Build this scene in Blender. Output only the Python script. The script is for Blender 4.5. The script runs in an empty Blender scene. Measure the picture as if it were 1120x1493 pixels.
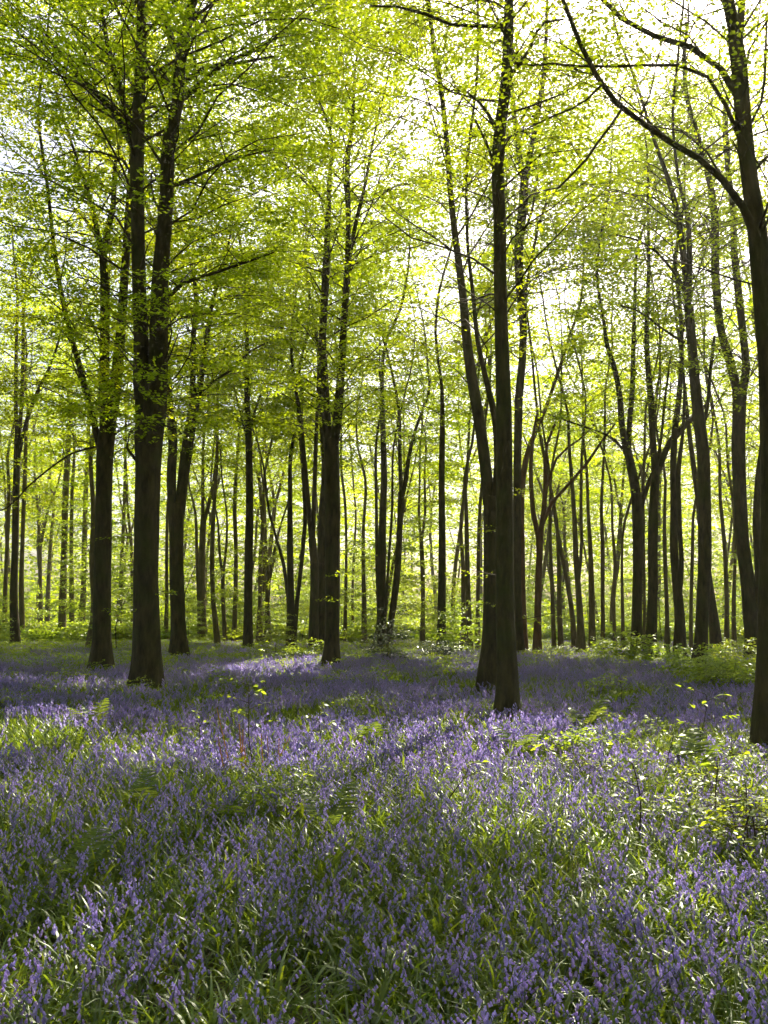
import bpy, math, random
import numpy as np

# ------------------------------------------------------------------ camera, sky, sun, exposure
SC = bpy.context.scene
COL = SC.collection
F, CX, CY = 1300.0, 560.0, 746.5            # focal length and centre in photo pixels (1120 x 1493)
PITCH = math.radians(6.75)
CAM = np.array([0.0, 0.0, 1.6])
SUN_EL, SUN_AZ = math.radians(48), math.radians(22)   # sun stands ahead, a little to the right

cam = bpy.data.cameras.new('camera')
cam.sensor_fit = 'HORIZONTAL'
cam.sensor_width = 36.0
cam.lens = 36.0 * F / 1120.0
cam.clip_start, cam.clip_end = 0.1, 2000.0
camo = bpy.data.objects.new('camera', cam)
COL.objects.link(camo)
camo.location = CAM
camo.rotation_euler = (math.pi / 2 + PITCH, 0, 0)
SC.camera = camo

world = bpy.data.worlds.new('World')
SC.world = world
world.use_nodes = True
wn = world.node_tree
bg = wn.nodes['Background']
sky = wn.nodes.new('ShaderNodeTexSky')
sky.sky_type = 'NISHITA'
sky.sun_disc = False
sky.sun_elevation = SUN_EL
sky.sun_rotation = SUN_AZ
sky.dust_density = 5.0
sky.ozone_density = 1.0
wn.links.new(sky.outputs[0], bg.inputs[0])
bg.inputs[1].default_value = 0.095

sun = bpy.data.lights.new('sun', 'SUN')
sun.energy = 5.0
sun.angle = math.radians(0.6)
sun.color = (1.0, 0.91, 0.74)
suno = bpy.data.objects.new('sun', sun)
COL.objects.link(suno)
suno.location = (10, 25, 30)
SUNDIR = np.array([math.sin(SUN_AZ) * math.cos(SUN_EL), math.cos(SUN_AZ) * math.cos(SUN_EL), math.sin(SUN_EL)])
from mathutils import Vector
suno.rotation_euler = Vector(SUNDIR).to_track_quat('Z', 'Y').to_euler()

SC.view_settings.view_transform = 'Standard'
SC.view_settings.look = 'None'
SC.view_settings.gamma = 1.0
SC.view_settings.use_curve_mapping = False
SC.view_settings.exposure = 1.56
cy = SC.cycles
cy.max_bounces, cy.diffuse_bounces, cy.glossy_bounces = 6, 4, 1
cy.transmission_bounces, cy.transparent_max_bounces = 5, 4
cy.sample_clamp_indirect = 8.0
cy.use_adaptive_sampling = True
cy.adaptive_threshold = 0.03
cy.caustics_reflective = cy.caustics_refractive = False

# ------------------------------------------------------------------ helpers
rng = np.random.default_rng(11)
VEG = 0.28


def gz(x, y):
    x = np.asarray(x, float); y = np.asarray(y, float)
    near = np.clip((y - 2) / 14, 0, 1)
    return near * (0.07 * np.sin(x * 0.31 + 1.3) * np.cos(y * 0.22) + 0.04 * np.sin(x * 0.9 + y * 0.53))


def ray(px, py):
    dx, dz = (px - CX) / F, -(py - CY) / F
    c, s = math.cos(PITCH), math.sin(PITCH)
    return np.array([dx, c - s * dz, s + c * dz])


def at(px, py, Y):
    d = ray(px, py)
    return CAM + d * (Y / d[1])


def on_ground(px, py, veg=VEG):
    d = ray(px, py)
    t = (veg - CAM[2]) / d[2]
    p = CAM + d * t
    return p[0], p[1]


def nrm(v):
    return v / np.maximum(np.linalg.norm(v, axis=-1, keepdims=True), 1e-9)


def mesh_np(name, V, polys, mats, smooth=False, mat_idx=None):
    """V (n,3); polys: list of (m,k) int arrays (k = 3 or 4)."""
    me = bpy.data.meshes.new(name)
    V = np.ascontiguousarray(V, dtype=np.float32)
    me.vertices.add(len(V))
    me.vertices.foreach_set('co', V.ravel())
    polys = [p for p in polys if len(p)]
    loops = np.concatenate([p.ravel() for p in polys]).astype(np.int32)
    sizes = np.concatenate([np.full(len(p), p.shape[1], np.int32) for p in polys])
    starts = np.concatenate([[0], np.cumsum(sizes)[:-1]]).astype(np.int32)
    me.loops.add(len(loops)); me.loops.foreach_set('vertex_index', loops)
    me.polygons.add(len(sizes)); me.polygons.foreach_set('loop_start', starts)
    if mat_idx is not None:
        me.polygons.foreach_set('material_index', np.asarray(mat_idx, np.int32))
    me.update(calc_edges=True)
    me.polygons.foreach_set('use_smooth', np.full(len(sizes), bool(smooth)))
    for m in (mats if isinstance(mats, (list, tuple)) else [mats]):
        me.materials.append(m)
    return me


def link(name, me, parent=None, **props):
    o = bpy.data.objects.new(name, me)
    COL.objects.link(o)
    if parent is not None:
        o.parent = parent
    for k, v in props.items():
        o[k] = v
    return o


def empty(name, loc, **props):
    o = bpy.data.objects.new(name, None)
    o.empty_display_size = 0.2
    COL.objects.link(o)
    o.location = loc
    for k, v in props.items():
        o[k] = v
    return o


class Geo:
    """collects vertex and face arrays"""
    def __init__(s): s.V, s.Q, s.T, s.mq, s.mt, s.n = [], [], [], [], [], 0
    def add(s, V, Q=None, T=None, m=0):
        s.V.append(V)
        if Q is not None and len(Q): s.Q.append(Q + s.n); s.mq.append(np.full(len(Q), m))
        if T is not None and len(T): s.T.append(T + s.n); s.mt.append(np.full(len(T), m))
        s.n += len(V)
    def mesh(s, name, mats, smooth=False):
        Q = np.concatenate(s.Q) if s.Q else np.zeros((0, 4), int)
        T = np.concatenate(s.T) if s.T else np.zeros((0, 3), int)
        mi = np.concatenate(([np.concatenate(s.mq)] if s.Q else []) + ([np.concatenate(s.mt)] if s.T else []))
        return mesh_np(name, np.concatenate(s.V), [Q, T], mats, smooth, mi)


def tubes(P, R, sides, flare=None):
    """P (N,n,3) polylines, R (N,n) radii -> verts, quads"""
    N, n, _ = P.shape
    T = np.gradient(P, axis=1)
    T = nrm(T)
    ref = np.where(np.abs(T[..., 2:3]) > 0.9, np.array([1.0, 0, 0]), np.array([0, 0, 1.0]))
    if N == 1:
        ref = np.broadcast_to(ref[:, :1], T.shape) * 0 + (np.array([1.0, 0, 0]) if abs(T[0].mean(0)[2]) > 0.6 else np.array([0, 0, 1.0]))
    A = nrm(np.cross(ref, T)); B = np.cross(T, A)
    th = np.arange(sides) * 2 * math.pi / sides
    RR = R[..., None] * np.ones(sides)
    if flare is not None:
        RR = RR * flare(P, th)
    V = P[:, :, None, :] + (A[:, :, None, :] * np.cos(th)[:, None] + B[:, :, None, :] * np.sin(th)[:, None]) * RR[..., None]
    idx = np.arange(N * n * sides).reshape(N, n, sides)
    a = idx[:, :-1, :]; b = np.roll(idx, -1, 2)[:, :-1, :]
    c = np.roll(idx, -1, 2)[:, 1:, :]; d = idx[:, 1:, :]
    return V.reshape(-1, 3), np.stack([a, b, c, d], -1).reshape(-1, 4)


def smooth_line(P, n):
    """Catmull-Rom style resample of P (m,k) to n points"""
    P = np.asarray(P, float)
    m = len(P)
    if m == 2:
        t = np.linspace(0, 1, n)[:, None]
        return P[0] * (1 - t) + P[1] * t
    seg = np.linalg.norm(np.diff(P[:, :3], axis=0), axis=1)
    s = np.concatenate([[0], np.cumsum(seg)]); s /= s[-1]
    D = np.gradient(P, s, axis=0)
    u = np.linspace(0, 1, n)
    k = np.clip(np.searchsorted(s, u, side='right') - 1, 0, m - 2)
    h = (s[k + 1] - s[k])[:, None]; t = ((u - s[k]) / (s[k + 1] - s[k]))[:, None]
    return ((2 * t**3 - 3 * t**2 + 1) * P[k] + (t**3 - 2 * t**2 + t) * h * D[k] * 0.8
            + (-2 * t**3 + 3 * t**2) * P[k + 1] + (t**3 - t**2) * h * D[k + 1] * 0.8)


# ------------------------------------------------------------------ materials
def mat(name):
    m = bpy.data.materials.new(name); m.use_nodes = True
    nt = m.node_tree
    for n in list(nt.nodes): nt.nodes.remove(n)
    return m, nt, nt.nodes.new('ShaderNodeOutputMaterial')


def nd(nt, t, **kw):
    n = nt.nodes.new(t)
    for k, v in kw.items():
        if isinstance(k, str) and k.startswith('i_'):
            n.inputs[k[2:].replace('_', ' ')].default_value = v
        else:
            setattr(n, k, v)
    return n


def ramp(nt, fac, stops):
    r = nt.nodes.new('ShaderNodeValToRGB')
    els = r.color_ramp.elements
    while len(els) < len(stops): els.new(0.5)
    for e, (p, c) in zip(els, stops):
        e.position = p; e.color = (*c, 1)
    nt.links.new(fac, r.inputs[0])
    return r.outputs[0]


def leaf_mat(name, refl, trans, fac=0.55, gloss=0.06, rough=0.35, var=0.35):
    """thin leaf: reflects one colour, lets another through; small change from leaf to leaf"""
    m, nt, out = mat(name)
    geo = nd(nt, 'ShaderNodeNewGeometry')
    obi = nd(nt, 'ShaderNodeObjectInfo')
    def vary(c):
        lo = tuple(x * (1 - var) for x in c)
        hi = (c[0] * (1 + var * 1.1), c[1] * (1 + var * 0.8), c[2] * (1 + var))
        base = ramp(nt, geo.outputs['Random Per Island'], [(0.0, lo), (0.5, c), (1.0, hi)])
        mx = nd(nt, 'ShaderNodeHueSaturation')
        nt.links.new(base, mx.inputs['Color'])
        mr = nd(nt, 'ShaderNodeMapRange')
        mr.inputs['To Min'].default_value = 0.485; mr.inputs['To Max'].default_value = 0.51
        nt.links.new(obi.outputs['Random'], mr.inputs['Value'])
        nt.links.new(mr.outputs[0], mx.inputs['Hue'])
        return mx.outputs[0]
    d = nd(nt, 'ShaderNodeBsdfDiffuse'); t = nd(nt, 'ShaderNodeBsdfTranslucent')
    nt.links.new(vary(refl), d.inputs[0]); nt.links.new(vary(trans), t.inputs[0])
    mix = nd(nt, 'ShaderNodeMixShader'); mix.inputs[0].default_value = fac
    nt.links.new(d.outputs[0], mix.inputs[1]); nt.links.new(t.outputs[0], mix.inputs[2])
    g = nd(nt, 'ShaderNodeBsdfGlossy'); g.inputs['Roughness'].default_value = rough
    g.inputs[0].default_value = (0.9, 0.95, 0.85, 1)
    mix2 = nd(nt, 'ShaderNodeMixShader'); mix2.inputs[0].default_value = gloss
    nt.links.new(mix.outputs[0], mix2.inputs[1]); nt.links.new(g.outputs[0], mix2.inputs[2])
    nt.links.new(mix2.outputs[0], out.inputs[0])
    return m


def bark_mat(name, dark, mid, moss, moss_amt=0.45):
    m, nt, out = mat(name)
    tc = nd(nt, 'ShaderNodeTexCoord')
    mp = nd(nt, 'ShaderNodeMapping'); mp.inputs['Scale'].default_value = (1, 1, 0.25)
    nt.links.new(tc.outputs['Object'], mp.inputs[0])
    n1 = nd(nt, 'ShaderNodeTexNoise', i_Scale=9.0, i_Detail=8.0, i_Roughness=0.65)
    n2 = nd(nt, 'ShaderNodeTexNoise', i_Scale=1.7, i_Detail=5.0, i_Roughness=0.6)
    n3 = nd(nt, 'ShaderNodeTexNoise', i_Scale=42.0, i_Detail=5.0)
    nt.links.new(mp.outputs[0], n1.inputs[0]); nt.links.new(tc.outputs['Object'], n2.inputs[0]); nt.links.new(mp.outputs[0], n3.inputs[0])
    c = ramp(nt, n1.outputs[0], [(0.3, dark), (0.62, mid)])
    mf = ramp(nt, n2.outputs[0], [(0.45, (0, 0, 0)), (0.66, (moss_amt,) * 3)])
    mix = nd(nt, 'ShaderNodeMix', data_type='RGBA')
    nt.links.new(mf, mix.inputs[0]); nt.links.new(c, mix.inputs[6]); mix.inputs[7].default_value = (*moss, 1)
    b = nd(nt, 'ShaderNodeBsdfPrincipled', i_Roughness=0.85)
    b.inputs['Specular IOR Level'].default_value = 0.25
    nt.links.new(mix.outputs[2], b.inputs['Base Color'])
    add = nd(nt, 'ShaderNodeMath', operation='ADD')
    nt.links.new(n1.outputs[0], add.inputs[0]); nt.links.new(n3.outputs[0], add.inputs[1])
    bp = nd(nt, 'ShaderNodeBump', i_Strength=0.6, i_Distance=0.03)
    nt.links.new(add.outputs[0], bp.inputs['Height']); nt.links.new(bp.outputs[0], b.inputs['Normal'])
    nt.links.new(b.outputs[0], out.inputs[0])
    return m


M_LEAF = leaf_mat('beech_leaf', (0.072, 0.122, 0.006), (0.455, 0.58, 0.007), 0.64, 0.025)
M_LEAF_PALE = leaf_mat('understory_leaf', (0.085, 0.135, 0.014), (0.44, 0.57, 0.025), 0.60, 0.05)
M_HOLLY = leaf_mat('evergreen_leaf', (0.03, 0.055, 0.018), (0.05, 0.09, 0.01), 0.25, 0.22, 0.25)
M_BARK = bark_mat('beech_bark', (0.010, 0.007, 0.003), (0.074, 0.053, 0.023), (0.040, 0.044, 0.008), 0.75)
M_BARK_HAZED = bark_mat('hazed_beech_bark', (0.055, 0.040, 0.020), (0.16, 0.12, 0.065), (0.075, 0.075, 0.02))  # lighter copy for far trunks, haze of distance put into the bark colour
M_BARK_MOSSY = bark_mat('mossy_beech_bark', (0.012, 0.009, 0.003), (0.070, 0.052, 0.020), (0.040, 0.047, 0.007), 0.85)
M_BARK_RED = bark_mat('reddish_beech_bark', (0.06, 0.03, 0.014), (0.16, 0.08, 0.04), (0.06, 0.05, 0.012), 0.25)
M_TWIG = bark_mat('twig_bark', (0.025, 0.017, 0.008), (0.065, 0.045, 0.022), (0.04, 0.04, 0.01), 0.2)
M_BLADE = leaf_mat('bluebell_blade', (0.050, 0.095, 0.008), (0.28, 0.38, 0.018), 0.55, 0.045, 0.35)
M_STEM = leaf_mat('bluebell_stem', (0.07, 0.115, 0.025), (0.14, 0.20, 0.03), 0.25, 0.05)
M_BELL = leaf_mat('bluebell_petal', (0.28, 0.225, 0.58), (0.58, 0.48, 0.86), 0.55, 0.03, 0.4, 0.28)
M_FERN = leaf_mat('fern_pinna', (0.05, 0.09, 0.013), (0.22, 0.30, 0.03), 0.45, 0.04)
M_DEAD = leaf_mat('dead_bracken', (0.42, 0.24, 0.05), (0.60, 0.36, 0.07), 0.4, 0.03)
M_DRY = leaf_mat('dry_leaf', (0.16, 0.085, 0.035), (0.22, 0.11, 0.03), 0.25, 0.03)


def ground_mat():
    m, nt, out = mat('leaf_litter')
    tc = nd(nt, 'ShaderNodeTexCoord')
    n1 = nd(nt, 'ShaderNodeTexNoise', i_Scale=1.1, i_Detail=6.0)
    n2 = nd(nt, 'ShaderNodeTexNoise', i_Scale=26.0, i_Detail=6.0, i_Roughness=0.7)
    nt.links.new(tc.outputs['Object'], n1.inputs[0]); nt.links.new(tc.outputs['Object'], n2.inputs[0])
    a = ramp(nt, n2.outputs[0], [(0.3, (0.020, 0.016, 0.008)), (0.7, (0.09, 0.065, 0.03))])
    g = ramp(nt, n2.outputs[0], [(0.3, (0.018, 0.030, 0.008)), (0.7, (0.05, 0.075, 0.018))])
    f = ramp(nt, n1.outputs[0], [(0.4, (0, 0, 0)), (0.6, (0.8, 0.8, 0.8))])
    mix = nd(nt, 'ShaderNodeMix', data_type='RGBA')
    nt.links.new(f, mix.inputs[0]); nt.links.new(a, mix.inputs[6]); nt.links.new(g, mix.inputs[7])
    b = nd(nt, 'ShaderNodeBsdfPrincipled', i_Roughness=0.95)
    nt.links.new(mix.outputs[2], b.inputs['Base Color'])
    bp = nd(nt, 'ShaderNodeBump', i_Strength=0.8, i_Distance=0.04)
    nt.links.new(n2.outputs[0], bp.inputs['Height']); nt.links.new(bp.outputs[0], b.inputs['Normal'])
    nt.links.new(b.outputs[0], out.inputs[0])
    return m


# ------------------------------------------------------------------ ground
def build_ground():
    xs = np.concatenate([np.linspace(-400, -42, 12), np.linspace(-40, 40, 120), np.linspace(42, 400, 12)])
    ys = np.concatenate([np.linspace(-300, -6, 10), np.linspace(-5, 60, 110), np.linspace(63, 500, 20)])
    X, Y = np.meshgrid(xs, ys)
    Z = gz(X, Y)
    V = np.stack([X, Y, Z], -1).reshape(-1, 3)
    i = np.arange(len(V)).reshape(len(ys), len(xs))
    Q = np.stack([i[:-1, :-1], i[:-1, 1:], i[1:, 1:], i[1:, :-1]], -1).reshape(-1, 4)
    link('ground', mesh_np('ground', V, [Q], ground_mat(), True), kind='structure')


build_ground()

# ------------------------------------------------------------------ foliage
# sun flecks: openings in the canopy through which the sun reaches these spots of the ground (photo boxes -> ground ellipses)
FLECKS = []
for x0, x1, y0, y1, k in [
        (340, 490, 957, 985, 1.0), (590, 720, 948, 978, 0.8), (960, 1100, 955, 1000, 1.0), (760, 960, 955, 990, 0.6),
        (-60, 140, 1025, 1115, 1.0), (130, 330, 1050, 1110, 0.8), (330, 580, 1038, 1125, 0.95), (560, 830, 1035, 1130, 1.0), (780, 1090, 1040, 1175, 1.0),
        (620, 860, 1110, 1200, 0.95), (860, 1010, 1160, 1330, 0.95), (1040, 1130, 1230, 1330, 0.8), (430, 560, 1140, 1215, 0.85), (40, 190, 1290, 1450, 0.9), (300, 420, 1230, 1330, 0.6), (700, 860, 1380, 1480, 0.6), (200, 330, 1400, 1480, 0.6),
        (-100, 60, 985, 1000, 0.7), (560, 700, 1330, 1420, 0.5)]:
    a = on_ground((x0 + x1) / 2, y0); b = on_ground((x0 + x1) / 2, y1)
    yc, ry = (a[1] + b[1]) / 2, abs(a[1] - b[1]) / 2
    xl, xr = at(x0, CY, yc)[0], at(x1, CY, yc)[0]
    FLECKS.append(((xl + xr) / 2, yc, max((xr - xl) / 2, 0.25), max(ry, 0.25), k))


def open_to_sun(P):
    """chance that a leaf at P is missing because an opening of the canopy passes there"""
    g = P - SUNDIR * ((P[:, 2] - 0.3) / SUNDIR[2])[:, None]
    k = np.zeros(len(P))
    wob = 0.25 * np.sin(g[:, 0] * 3.1 + 0.7) * np.sin(g[:, 1] * 2.3)
    for cx_, cy_, rx, ry, kk in FLECKS:
        d = ((g[:, 0] - cx_) / rx) ** 2 + ((g[:, 1] - cy_) / ry) ** 2
        k = np.maximum(k, kk * np.clip((1.25 + wob - d) / 0.5, 0, 1))
    return np.where(P[:, 2] > 3.0, k, 0)


def leaves_mesh(name, pos, ax, up, size, r, m, cull=True, keep=1.0, droop=0.25, leafl=0.125, zd=99.0, nleaf=18):
    """pos, ax (twig direction), up: (M,3); size (M,) spray scale. Each spray is a flat twig with leaves on both sides."""
    J = nleaf
    k = np.arange(J)
    along = (k + 1) / J
    side = np.where(k % 2 == 0, 1.0, -1.0)
    M = len(pos)
    ax = nrm(ax); bx = nrm(np.cross(up, ax)); ux = np.cross(ax, bx)
    S = size[:, None]
    tl = along[None, :] + r.normal(0, .03, (M, J))
    lat = side[None, :] * (0.10 + 0.22 * np.sin(along * 2.6)[None, :] * r.random((M, J)))
    hz = r.normal(0, 0.035, (M, J)) - droop * 0.35 * tl ** 2
    base = pos[:, None] + (ax[:, None] * tl[..., None] + bx[:, None] * lat[..., None] + ux[:, None] * hz[..., None]) * S[..., None] * 0.62
    ang = side[None, :] * r.uniform(0.5, 1.2, (M, J))
    d = ax[:, None] * np.cos(ang)[..., None] + bx[:, None] * np.sin(ang)[..., None]
    d = nrm(d + ux[:, None] * r.normal(-droop * 0.6, 0.28, (M, J))[..., None])
    n = nrm(ux[:, None] + r.normal(0, 0.32, (M, J, 3)))
    w = nrm(np.cross(n, d)); n = np.cross(d, w)
    ll = r.uniform(0.75, 1.15, (M, J)) * leafl
    ll = (ll * S)[..., None]
    base, d, w, n, ll = [a.reshape(-1, a.shape[-1]) for a in (base, d, w, n, ll)]
    ok = r.random(len(base)) < keep + (1 - keep) * np.clip((base[:, 2] - zd) / 2, 0, 1)
    if cull:
        ok &= r.random(len(base)) > open_to_sun(base)
        ok &= ~((base[:, 1] < 6.5) & (base[:, 1] > -3) & (base[:, 2] < 5.5) & (np.abs(base[:, 0]) < 5))
    base, d, w, n, ll = [a[ok] for a in (base, d, w, n, ll)]
    N = len(base)
    v0 = base; v2 = base + d * ll
    midp = base + d * ll * 0.48 + n * ll * 0.07
    v1 = midp + w * ll * 0.31; v3 = midp - w * ll * 0.31
    V = np.stack([v0, v1, v2, v3], 1).reshape(-1, 3)
    i = np.arange(N) * 4
    T = np.concatenate([np.stack([i, i + 1, i + 2], 1), np.stack([i, i + 2, i + 3], 1)])
    return mesh_np(name, V, [T], m), N


def grow(stems, r, zmin, step, blen, nsub=7, subf=0.38, e0=(0.55, 1.2), top_only=None, sprayscale=1.0, spray_gap=0.55):
    """stems: list of (P (n,3), R (n,)). Returns branch tubes and spray placements."""
    S0, AZ, LL, RR = [], [], [], []
    ga = r.uniform(0, 6.28)
    zs_ = zmin if isinstance(zmin, list) else [zmin] * len(stems)
    for (P, R), zmin in zip(stems, zs_):
        ds = np.linalg.norm(np.diff(P, axis=0), axis=1); s = np.concatenate([[0], np.cumsum(ds)])
        q = 0.0
        while q < s[-1]:
            p = np.array([np.interp(q, s, P[:, k]) for k in range(3)]); rad = np.interp(q, s, R)
            if p[2] > zmin and rad < 0.30:
                ga += 2.4 + r.normal(0, .4)
                h = (p[2] - zmin) / max(1.0, 24 - zmin)
                L = blen * r.uniform(0.55, 1.15) * (0.75 + 0.6 * math.sin(min(1, h) * 2.6)) * (0.35 + 0.65 * min(1, (s[-1] - q) / 4 + 0.25))
                S0.append(p); AZ.append(ga); LL.append(L); RR.append(min(rad * 0.35, 0.005 + 0.005 * L))
            q += step * r.uniform(0.6, 1.4)
    if not S0:
        return None
    S0, AZ, LL, RR = map(np.array, (S0, AZ, LL, RR))
    B, n = len(S0), 7
    E0 = r.uniform(e0[0], e0[1], B); E1 = r.uniform(-0.25, 0.45, B)
    P = np.zeros((B, n, 3)); P[:, 0] = S0
    az = AZ.copy(); wander = r.normal(0, 0.24, (B, n))
    for k in range(1, n):
        t = k / (n - 1)
        el = E0 * (1 - t) ** 1.3 + E1 * (1 - (1 - t) ** 1.3) + r.normal(0, .13, B)
        az = az + wander[:, k]
        st = LL / (n - 1)
        P[:, k] = P[:, k - 1] + np.stack([np.cos(az) * np.cos(el), np.sin(az) * np.cos(el), np.sin(el)], 1) * st[:, None]
    tt = np.linspace(0, 1, n)
    R = RR[:, None] * (1 - 0.85 * tt)[None, :]
    # side shoots lying flat
    K = nsub
    tk = (np.arange(K) + 0.7) / K * 0.85 + 0.12
    f = tk * (n - 1); i0 = np.clip(f.astype(int), 0, n - 2); fr = f - i0
    base = P[:, i0] * (1 - fr)[None, :, None] + P[:, i0 + 1] * fr[None, :, None]
    bd = nrm(P[:, i0 + 1] - P[:, i0])
    side = np.where(np.arange(K) % 2 == 0, 1.0, -1.0)[None, :] * np.where(r.random((B, 1)) < .5, 1, -1)
    ang = side * r.uniform(0.6, 1.05, (B, K))
    hd = nrm(np.stack([bd[..., 0], bd[..., 1], bd[..., 2] * 0.4], -1))
    sd = np.stack([hd[..., 0] * np.cos(ang) - hd[..., 1] * np.sin(ang), hd[..., 0] * np.sin(ang) + hd[..., 1] * np.cos(ang),
                   hd[..., 2] + r.normal(0.02, 0.12, (B, K))], -1)
    sd = nrm(sd)
    sl = subf * LL[:, None] * (1.08 - tk)[None, :] * r.uniform(0.7, 1.3, (B, K)) + 0.25
    q = np.array([0, 0.5, 1.0])
    bend = r.normal(0, 0.10, (B, K, 3))
    SP = base[:, :, None] + sd[:, :, None] * (sl[..., None] * q)[..., None] + (bend * sl[..., None])[:, :, None] * (q ** 2)[None, None, :, None]
    SP[..., 2] -= 0.10 * sl[..., None] * q ** 2
    SR = (0.35 * R[:, i0])[..., None] * np.array([1, 0.7, 0.25]) + 0.0025
    SP = SP.reshape(-1, 3, 3); SR = SR.reshape(-1, 3); SLn = sl.reshape(-1)
    # sprays along the side shoots and along the outer part of the branch
    pos, ax = [], []
    nmax = 8
    for j in range(nmax):
        u = 1.0 - j * spray_gap / np.maximum(SLn, .3)
        ok = u > 0.12
        uu = np.clip(u, 0, 1)[:, None]
        pp = np.where(uu < .5, SP[:, 0] + (SP[:, 1] - SP[:, 0]) * uu * 2, SP[:, 1] + (SP[:, 2] - SP[:, 1]) * (uu - .5) * 2)
        dd = nrm(SP[:, 2] - SP[:, 0])
        a2 = r.uniform(-0.8, 0.8, len(pp)) if j else r.normal(0, .2, len(pp))
        dd = np.stack([dd[:, 0] * np.cos(a2) - dd[:, 1] * np.sin(a2), dd[:, 0] * np.sin(a2) + dd[:, 1] * np.cos(a2), dd[:, 2]], 1)
        pos.append(pp[ok]); ax.append(dd[ok])
    pos.append(P[:, -1]); ax.append(P[:, -1] - P[:, -2])
    pos.append(P[:, -2]); ax.append(P[:, -1] - P[:, -2])
    pos = np.concatenate(pos); ax = nrm(np.concatenate(ax))
    ax[:, 2] *= 0.5
    up = nrm(np.array([0, 0, 1.0]) + r.normal(0, 0.20, (len(pos), 3)))
    size = r.uniform(0.75, 1.25, len(pos)) * sprayscale
    return dict(P=P, R=R, SP=SP, SR=SR, pos=pos, ax=ax, up=up, size=size)


def thin(br, max_sprays, r):
    # foliage hangs in tiers and clumps with gaps between
    p = br['pos']
    f = (np.sin(p[:, 0] * 1.25 + 1.1 * np.sin(p[:, 2] * .9)) * np.cos(p[:, 1] * 1.15 + .8) + .8 * np.sin(p[:, 2] * 2.6 + .7 * np.sin(p[:, 0] * .6 + p[:, 1] * .5)) + .5 * np.sin(p[:, 0] * 2.9 + p[:, 1] * 2.3))
    w = np.clip(.5 + .75 * f, .06, 1)
    i = r.random(len(p)) < w
    if len(p) > 400 and i.sum() > 50:
        for k in ('pos', 'ax', 'up', 'size'):
            br[k] = br[k][i]
    if len(br['pos']) > max_sprays:
        i = r.choice(len(br['pos']), max_sprays, replace=False)
        for k in ('pos', 'ax', 'up', 'size'):
            br[k] = br[k][i]
    return br


def flare_fn(base_z, r, amt=0.36, h0=0.38, bumps=0.035):
    ph = r.uniform(0, 6.28, 4); nl = int(r.integers(4, 7))
    def fn(P, th):
        h = np.maximum(P[..., 2] - base_z, 0)[..., None]
        w = np.exp(-h / h0)
        lob = 1 + 0.35 * np.cos(nl * th + ph[0])
        irr = bumps * (np.sin(2 * th + ph[1] + h * 0.9) + 0.7 * np.sin(3 * th + ph[2] - h * 1.7) + 0.5 * np.sin(5 * th + ph[3] + h * 4.1))
        return 1 + amt * w * lob + irr
    return fn


STATS = dict(leaves=0)


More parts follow.
